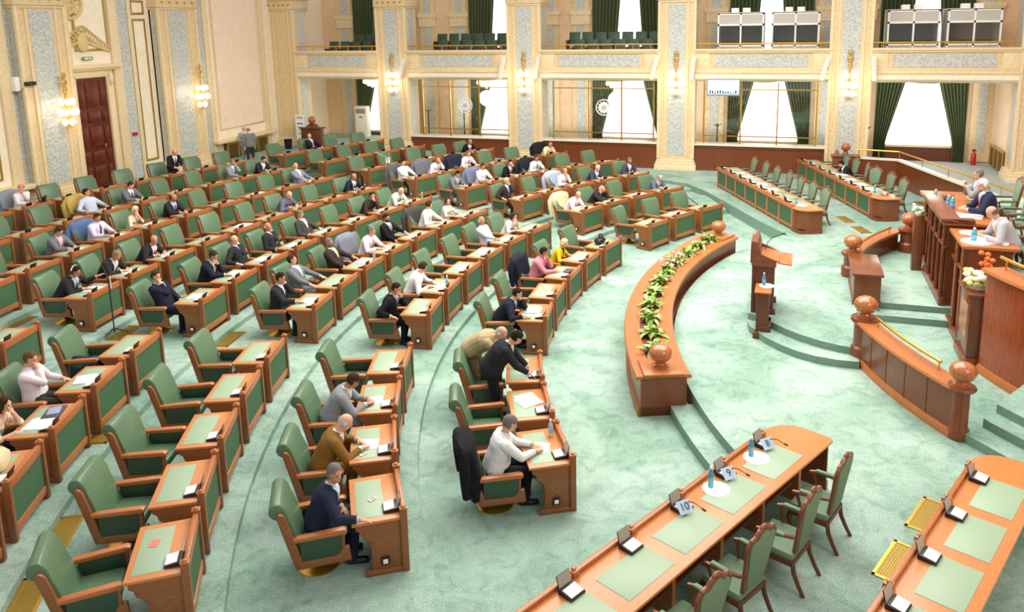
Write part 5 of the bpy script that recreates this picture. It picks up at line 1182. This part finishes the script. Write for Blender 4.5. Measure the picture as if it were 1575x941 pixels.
bottle(on(('A',1,2),.28,.14), 'clear water bottle with blue cap on the desk of the man in white shirt', CLEARB); bottle(on(('B',2,1),-.05,.14), 'clear bottle on the desk of the man turning to the row behind', CLEARB)
bottle(on(('B',4,7),.3,.2), 'green bottle on the desk of the man in pale green shirt', mat('green_bottle', (120,190,90), .2, trans=.3)); bottle(on(('B',3,2),.30,.16), 'clear bottle on the desk of the grey bearded man in black jacket', CLEARB)
# laptop, bags, folders
t = thing('laptop_computer', 'open black laptop on the desk of the bald man in pale shirt', 'laptop', on(('B',8,5),.3,.35), rzs(('B',8,5)) + .5); G().box((-.17,-.12,0),(.17,.12,.02)).obj('keyboard_half', BLACK, t, bevel=.005); G().box((-.17,-.015,0),(.17,.0,.24), Matrix.Translation((0,-.12,.02)) @ Euler((R(14),0,0)).to_matrix().to_4x4()).obj('screen_half', BLACK, t, bevel=.005)
t = thing('handbag', 'cream leather handbag on the desk in front of the seated woman', 'handbag', on(('A',4,3),.12,.36), rzs(('A',4,3)) + .2)
bg = mat('cream_leather', (226,206,164), .5, kind='noise', rgb2=(206,184,138), scale=10)
g = G(); loft_r = [(-.0,.2,.09),(.03,.25,.12),(.12,.24,.12),(.2,.17,.07),(.23,.13,.03)]
vs = []; fs = []
for z, rx, ry in loft_r:
    for k_ in range(16): a = 2*PI*k_/16; vs.append((rx*math.copysign(abs(math.cos(a))**.6,math.cos(a)), ry*math.copysign(abs(math.sin(a))**.6,math.sin(a)), z))
for i in range(4):
    for k_ in range(16): q = (k_+1)%16; fs.append((i*16+k_, i*16+q, (i+1)*16+q, (i+1)*16+k_))
fs += [tuple(range(15,-1,-1)), tuple(range(64,80))]; g.add(vs, fs); g.obj('bag_body', bg, t); G().tube([(.12*math.cos(a), 0, .2+.2*math.sin(a)) for a in np.linspace(0, PI, 12)], .011, 8).obj('bag_handle', mat('cream_leather', (226,206,164), .5), t)
t = thing('handbag', 'black glossy handbag with coiled straps on the desk beside the woman in yellow', 'handbag', on(('B',1,4),-.05,.38), rzs(('B',1,4))); G().ell((0,0,.1),(.24,.15,.11),16,10).obj('bag_body', mat('black_patent', (28,26,28), .15), t)
for k_ in range(4): G().tube([(.2*math.cos(a)+.03*k_-.04, .02*k_-.03, .12+.15*math.sin(a)) for a in np.linspace(0, PI, 10)], .014, 6).obj('bag_handle', mat('black_patent', (28,26,28), .15), t)
t = thing('document_folder', 'dark folder and lilac notebook on the desk of the woman in cream top', 'folder', on(('A',4,2),.22,.3), rzs(('A',4,2)) + .1); G().box((-.2,-.13,0),(.2,.13,.02)).obj('folder', mat('dark_folder', (70,72,78), .6), t, bevel=.004); G().box((-.12,-.09,.02),(.14,.09,.035), Matrix.Rotation(.15,4,'Z')).obj('notebook', mat('lilac_cover', (150,154,186), .5), t, bevel=.003)
t = thing('document_folder', 'dark zipped organiser on the desk of the man in pink shirt', 'folder', on(('B',1,2),.1,.2), rzs(('B',1,2)) - .1); G().box((-.16,-.11,0),(.16,.11,.03)).obj('folder', mat('dark_folder', (70,72,78), .6), t, bevel=.006)
# jackets hung over chair backs
def make_jacket():
    t = thing('hung_jacket', 'x', 'jacket')
    # in chair frame: a bulky shell over the rolled top, hanging behind the back and at its sides
    rings = [(.28,1.36,.37,.11),(.42,1.385,.39,.13),(.58,1.415,.405,.135),(.75,1.445,.415,.14),(.90,1.48,.425,.145),(1.02,1.505,.425,.155),(1.11,1.51,.405,.15),(1.165,1.51,.34,.115),(1.185,1.51,.2,.06)]
    vs = []; fs = []; n = 28
    for j, (z, y, rx, ry) in enumerate(rings):
        for i in range(n):
            a = 2*PI*i/n; c, sn = math.cos(a), math.sin(a); f = 1 + .05*math.sin(a*5 + j*.6)*(1 if j < 6 else .3)
            zz = z + (.05*math.sin(a*2+1) + .12*max(0,-sn) if j == 0 else 0) - (.04*abs(c)**3 if 4 < j else 0)
            vs.append((rx*math.copysign(abs(c)**.7, c)*f, y + ry*math.copysign(abs(sn)**.7, sn)*f, zz))
    for j in range(len(rings)-1):
        for i in range(n): q = (i+1)%n; fs.append((j*n+i, j*n+q, (j+1)*n+q, (j+1)*n+i))
    fs.append(tuple(range((len(rings)-1)*n, len(rings)*n))); fs.append(tuple(range(n-1,-1,-1)))
    G().add(vs, fs).obj('jacket_body', WHITE, t)
    for s in (-1,1): G().tube([(s*.36,1.54,1.06),(s*.43,1.56,.92),(s*.42,1.56,.70),(s*.38,1.55,.50),(s*.37,1.54,.40)], [.06,.085,.075,.065,.06], 12).obj('sleeve', WHITE, t)
    return t
JP = make_jacket(); JT = tree(JP); first = True
for s, col, l in ((('A',1,2),(24,24,28),'dark jacket hung over the armchair of the man in white shirt at the front'),(('B',1,2),(34,36,52),'dark navy jacket hung behind the man in pink shirt'),(('B',3,5),(74,76,76),'dark grey jacket hung behind the man turned to his neighbour'),(('B',3,3),(130,136,152),'light grey blue jacket hung beside the man in white shirt and red tie'),
     (('B',6,3),(96,120,168),'denim blue jacket hung behind the man in lilac shirt'),(('B',7,5),(206,176,96),'mustard jacket hung behind the man in pale blue shirt'),(('B',8,5),(150,156,170),'grey jacket hung beside the bald man in pale shirt'),(('C',5,0),(96,98,108),'grey jacket behind the man in white shirt at the row end'),
     (('C',5,1),(120,122,134),'mid grey jacket behind the man resting his forehead'),(('C',5,2),(46,50,70),'navy jacket behind the man in white shirt and red tie'),(('C',4,1),(124,134,162),'blue grey jacket behind the man in white shirt'),(('C',4,3),(40,42,56),'dark blue jacket behind the man with the dark tie'),
     (('C',5,5),(38,38,42),'black jacket on the row end armchair by the column'),(('C',3,2),(186,196,220),'pale blue jacket behind the bald man in white shirt'),(('C',2,0),(226,218,176),'cream jacket hung over the row end armchair')):
    x, y, ln = hips(SEATED[s]); q = JP if first else dup(JT, (0,0,0), 0); first = False
    sh = .12 if l.split()[0] in ('light',) else 0
    q.location = seat_pt(s[1], SEATS[s], x - (.22 if s in (('C',5,1),('C',5,2),('B',3,3)) else 0), max(0, SEATED[s][1][1]-1.12)*.6, 0); q.rotation_euler = (0,0,rzs(s)); q['label'] = l; q['group'] = 'jackets hung over armchairs'
    for c in q.children:
        c.material_slots[0].link = 'OBJECT'; c.material_slots[0].material = cloth(col)
t = thing('folded_jacket', 'dark jacket thrown over the arm of an empty armchair', 'jacket', seat_pt(4, SEATS['A',4,0], -.30, 1.0, .60), PI/2 - R(SEATS['A',4,0])); g = G()
vs = []; fs = []
for j in range(9):
    a = PI*j/8; 
    for i in range(9): u = i/8; vs.append((-.17*math.cos(a)*(1+.1*math.sin(u*7)), -.28+.5*u, .09*math.sin(a) - .28*(abs(math.cos(a))**3) + .01*math.sin(u*11+j)))
for j in range(8):
    for i in range(8): a = j*9+i; fs.append((a,a+1,a+10,a+9))
o = g.add(vs, fs).obj('jacket_body', cloth((40,44,56)), t); o.modifiers.new('t','SOLIDIFY').thickness = .03
# brass floor grilles
GR = mat('grille_brass', (186,156,66), .4, metal=.5, kind='noise', rgb2=(140,112,40), scale=30)
def grille(x, y, z, rz, label):
    t = thing('floor_grille', label, 'floor grille', (x,y,z), rz, 'brass floor grilles'); f = G()
    for a, b in (((-.17,-.42),(.17,-.38)),((-.17,.38),(.17,.42)),((-.17,-.42),(-.13,.42)),((.13,-.42),(.17,.42))): f.box((a[0],a[1],0),(b[0],b[1],.012))
    f.obj('grille_rim', BRASS, t); s_ = G().box((-.13,-.38,.0),(.13,.38,.004))
    for i in range(9): s_.box((-.13+.029*i+.008,-.38,.004),(-.13+.029*i+.02,.38,.009))
    s_.obj('grille_bars', GR, t)
def rz_at(x, y): return math.atan2(y-CY, x-CX) + PI
for i, (x, y, z) in enumerate(((-9.32,7.24,.23),(-8.62,6.15,.23),(-10.83,9.48,.345),(-9.55,8.95,.23),(-16.68,12.64,.46),(-14.06,13.05,.345),(-11.7,13.61,.23),(-12.41,13.99,.345),(-16.08,15.06,.46))):
    grille(x, y, z+.001, rz_at(x,y), 'brass floor grille in the carpet ' + ('behind the third chair of near row three','behind the end chair of near row three','between near rows three and four','beside the fourth chair of near row three','in the aisle by row six','in the aisle by the microphone stand','in the aisle behind near row three','in the aisle by row four','in the aisle by row five')[i])
for i, (x, y) in enumerate(((1.95,10.75),(1.45,9.62))): grille(x, y, L1+.001, R(-24), 'brass floor grille before the right table, ' + ('nearer its rounded end','further along'  )[i])
for i, (x, y) in enumerate(((1.8,27.6),(2.2,26.3),(2.5,29.2),(4.6,30.6),(3.2,29.7))): grille(x, y, L1+.001, R(20), 'dull brass floor grille between the far tables, %s from their rounded ends' % ORD[i])
# microphone stands
def micstand(x, y, z, rz, m, label):
    t = thing('microphone_stand', label, 'microphone stand', (x,y,z), rz)
    G().tube([(0,0,.03),(0,0,1.32)], .014, 8).obj('pole', m, t); G().tube([(-.05,0,1.22),(.28,0,1.42),(.42,0,1.44)], .012, 8).obj('boom', m, t); G().tube([(.4,0,1.44),(.5,0,1.43)], .028, 8).obj('microphone_head', BLACK, t)
    for k_ in range(3): G().tube([(0,0,.12),(.28*math.cos(k_*2.1),.28*math.sin(k_*2.1),.012)], .013, 6).obj('leg', BLACK, t)
    G().box((-.08,-.03,1.05),(.08,-.02,1.28)).obj('number_sheet', WHITE, t)
micstand(-14.0, 12.75, .46, R(150), BLACK, 'black microphone stand with a white sheet in the aisle beside the end desk'); micstand(-15.3, 27.6, .575, R(200), mat('steel', (170,172,176), .35, metal=.7), 'slim grey microphone stand in the far aisle')
# ------------------------------------------------------------------ place the people
def dress(p, **k):
    s, hxy, outfit, up, sh, tie, hs, hc, rh, lh, yaw, pitch, lab = p
    d = dict(outfit=outfit, upper=up, shirt=sh, tie=tie, hair=hs, hairc=hc, rh=rh, lh=lh, yaw=yaw, pitch=pitch); d.update(k); return d
TRS = [(30,30,34),(38,40,48),(52,52,56),(44,46,58),(60,58,54)]
for i, p in enumerate(PEOPLE):
    s = p[0]; x, y, ln = hips(p); near = s in (('A',1,2),('A',2,3),('A',2,2),('A',2,1),('A',4,1),('A',4,2))
    mid = s[0] == 'B' and s[1] <= 5
    vox = .0085 if near else (.0125 if mid else .0165)
    d = dress(p, lean=ln, skinm=SKIN[i % 4 if p[2] != 'blouse' else 2], legs=p[3] if p[2] == 'suit' and s != ('A',2,2) else TRS[i % 5], fem=p[2] == 'blouse', scale=.98 if p[2] == 'blouse' else 1.04, belly=1.15 if i % 3 == 0 else 1.)
    dk = y - .64                      # how far the desk edge is from the hips
    d['hoff'] = (0, (dk + .1) - .52, 0)
    if p[2] == 'suit' and i % 4: d['legs'] = p[3]
    if s == ('A',2,3): d['twist'] = -14; d['lean'] = ln + 4
    if s == ('B',5,0): d['lh'] = (-.55,.42,.86)
    if s in (('B',2,1),('B',3,5)): d['twist'] = 24
    rr = build_person('person', p[12], seat_pt(s[1], SEATS[s], x, y, 0), PI/2 - R(SEATS[s]) + PI, d, vox, group='people seated at the desks')
    if s == ('B',5,0):
        hs_ = thing('headset', 'white band headset worn by the man in dark suit at the row end', 'headphones', rr[0].location, rr[0].rotation_euler.z)
        c_ = rr[1]*1.04; yw = R(-14); rx_ = Vector((math.cos(yw), math.sin(yw), 0))
        G().tube([c_ + rx_*.105*math.cos(a_) + Vector((0,-.01,.13*math.sin(a_))) for a_ in np.linspace(0,PI,14)], .013, 8).obj('head_band', WHITE, hs_)
        for q_ in (-1,1): G().ell(c_ + rx_*.1*q_, (.03,.04,.045), 10, 8).obj('ear_pad', BLACK, hs_)
def at(lab, loc, rz, vox, **k):
    base = dict(outfit='suit', upper=GRY, shirt=WHT, tie=None, hair='short', hairc=HG, rh='hang', lh='hang', yaw=0, pitch=0, skinm=SKIN[0], legs=(60,60,64)); base.update(k)
    return build_person('person', lab, loc, rz, base, vox)
# standing figures. rz is the direction they face minus 90 degrees
def face(dx, dy): return math.atan2(dy, dx) - PI/2
z0 = 0.
at('man in black suit standing and bending over the front row desk', (-4.90,12.26,z0), face(1.0,.30), .0085, scale=1.06, bulk=1.42, stand=True, lean=40, pitch=38, upper=(40,42,46), hairc=HB, rh=(.12,.62,.86), lh=(-.20,.58,.84), legs=(34,34,38), hip=(0,-.05,.93))
at('balding man in beige jacket bending low beside the man in black', (-5.5,12.95,z0), face(1.0,-.02), .0085, scale=1.06, bulk=1.38, stand=True, lean=64, pitch=34, upper=BEIG, hair='bald', hairc=HW, rh=(.10,.72,.86), lh=(-.16,.66,.84), legs=(150,136,108), hip=(0,-.12,.92))
at('bald man in pale grey suit standing by the radiator grille', (-24.2,30.35,.805), face(.6,-.35), .0125, stand=True, lean=2, upper=(172,172,170), hair='bald', hairc=HW, legs=(160,160,158), yaw=-40, rh=(.2,.2,1.1), tie=(180,150,150))
at('man in mid grey suit standing with his back turned, talking', (-23.65,30.0,.805), face(-.7,.5), .0125, stand=True, lean=5, upper=(132,132,132), hairc=HG, legs=(60,60,62), pitch=14, hair='bald')
at('man in dark suit standing behind the back row reading a booklet', (-22.75,24.25,.805), face(1.,-.4), .0125, stand=True, lean=22, pitch=32, upper=(40,38,42), hair='bald', hairc=HDB, rh=(.08,.38,1.0), lh=(-.08,.38,1.0), tie=(150,60,60), legs=(36,36,40))
tag(G().box((-.12,-.09,0),(.12,.09,.02)).obj('booklet', mat('yellow_booklet', (232,214,130), .7), None, (-22.38,24.12,1.78), .4), 'pale yellow booklet held by the man standing behind the back row', 'booklet')
paper((-22.2,24.0,1.60), .3, 'white papers on the back row desk before the standing man', .5, .34, 3)
# presidium and far table sitters (floor raised behind the desks)
PZ = 1.95
at('white haired man in navy suit at the central presidium desk', (4.28,19.45,PZ), face(-1,-.12), .0085, scale=1.1, lean=12, pitch=16, upper=(44,50,78), hair='short', hairc=(236,232,226), rh=(.10,.46,.73), lh=(-.10,.46,.73), tie=(170,60,60), yaw=0, legs=NAVY)
at('grey haired man in grey suit, hands clasped, behind the white haired man', (4.42,20.8,PZ), face(-1,-.05), .0125, scale=1.08, lean=10, pitch=6, upper=(150,150,152), hair='short', hairc=HG, rh=(.03,.36,.98), lh=(-.03,.36,.98))
at('bald man in pale grey suit writing at the near presidium wing', (4.30,17.55,PZ-.12), face(-1,-.02), .0085, scale=1.1, lean=30, pitch=34, upper=(186,184,190), hair='bald', hairc=(110,100,90), rh=(.10,.52,.73), lh=(-.16,.48,.73))
P_, ang, n = TF['second far table']; fx, fy, fz = P_(4.6, 1.05)
at('dark haired person in black leaning over the second far table', (fx,fy,fz), ang + PI, .0125, lean=34, pitch=30, upper=(34,36,44), hairc=HB, rh='w', lh='w')
for i, (x, y, l) in enumerate(((4.75,19.5,'behind the white haired man at the presidium'),(4.75,18.45,'beside the white haired man at the presidium'),(4.85,20.8,'behind the man with clasped hands'),(4.75,17.6,'behind the man writing at the near wing'))):
    HBP.place((x,y,PZ+.05 if i != 3 else PZ-.1), -PI/2 + PI if False else R(-90), 'carved green high-back chair ' + l, 'high-back chairs at the presidium')
# headset on the listener
x, y, ln = hips(SEATED['B',5,0])
# ------------------------------------------------------------------ light, sky, camera
w = bpy.data.worlds.new('World'); S.world = w; w.use_nodes = True; w.node_tree.nodes['Background'].inputs[0].default_value = (1.,.965,.92,1); w.node_tree.nodes['Background'].inputs[1].default_value = .6
def area(name, loc, rot, sx, sy, power, col=(1,.95,.86)):
    l = bpy.data.lights.new(name, 'AREA'); l.shape = 'RECTANGLE'; l.size = sx; l.size_y = sy; l.energy = power; l.color = col
    o = bpy.data.objects.new(name, l); COL.objects.link(o); o.location = loc; o.rotation_euler = rot; return o
area('ceiling_light', (-4.5,20,12.5), (0,0,0), 18, 14, 4300)
area('side_light', (9,4,11), (R(40),R(28),0), 6, 6, 500)
area('window_daylight', (-5,39.8,3), (R(90),0,0), 26, 3, 160, (.95,.98,1))
for n, x, y, z in (('sconce_light',-19.14,34.6,4.2),('sconce_light',-12.2,34.6,4.2),('sconce_light',-5.05,34.6,4.2),('sconce_light',2.16,34.6,4.2),('sconce_light',XL+1.3,22.2,4.1),('sconce_light',XL+1.3,29.2,4.1)):
    l = bpy.data.lights.new(n, 'POINT'); l.energy = 24; l.color = (1,.86,.62); l.shadow_soft_size = .3; o = bpy.data.objects.new(n, l); COL.objects.link(o); o.location = (x,y,z)
for x in (-21.4,-14.9,-8.2,-1.3,5.4):
    l = bpy.data.lights.new('gallery_light', 'POINT'); l.energy = 45; l.color = (1,.88,.7); l.shadow_soft_size = .4; o = bpy.data.objects.new('gallery_light', l); COL.objects.link(o); o.location = (x,37.4,3.3)
cam = bpy.data.cameras.new('camera'); co_ = bpy.data.objects.new('camera', cam); COL.objects.link(co_)
pit, rol, yaw = .185, -.016, .309
F_ = Vector((-math.sin(yaw)*math.cos(pit), math.cos(yaw)*math.cos(pit), -math.sin(pit))); R0 = Vector((math.cos(yaw), math.sin(yaw), 0)); U0 = R0.cross(F_)
R2 = R0*math.cos(rol) + U0*math.sin(rol); U2 = R2.cross(F_)
co_.matrix_world = Matrix(((R2.x,U2.x,-F_.x,0),(R2.y,U2.y,-F_.y,0),(R2.z,U2.z,-F_.z,7.0),(0,0,0,1)))
cam.sensor_fit = 'HORIZONTAL'; cam.sensor_width = 36; cam.lens = 36*1215/1575; cam.shift_x = (787.5-836)/1575; cam.shift_y = (263-470.5)/1575; cam.clip_end = 200; cam.clip_start = .1
S.camera = co_
S.view_settings.view_transform = 'Standard'; S.view_settings.look = 'None'; S.view_settings.exposure = .3; S.view_settings.gamma = 1.
try: S.cycles.use_denoising = True
except Exception: pass
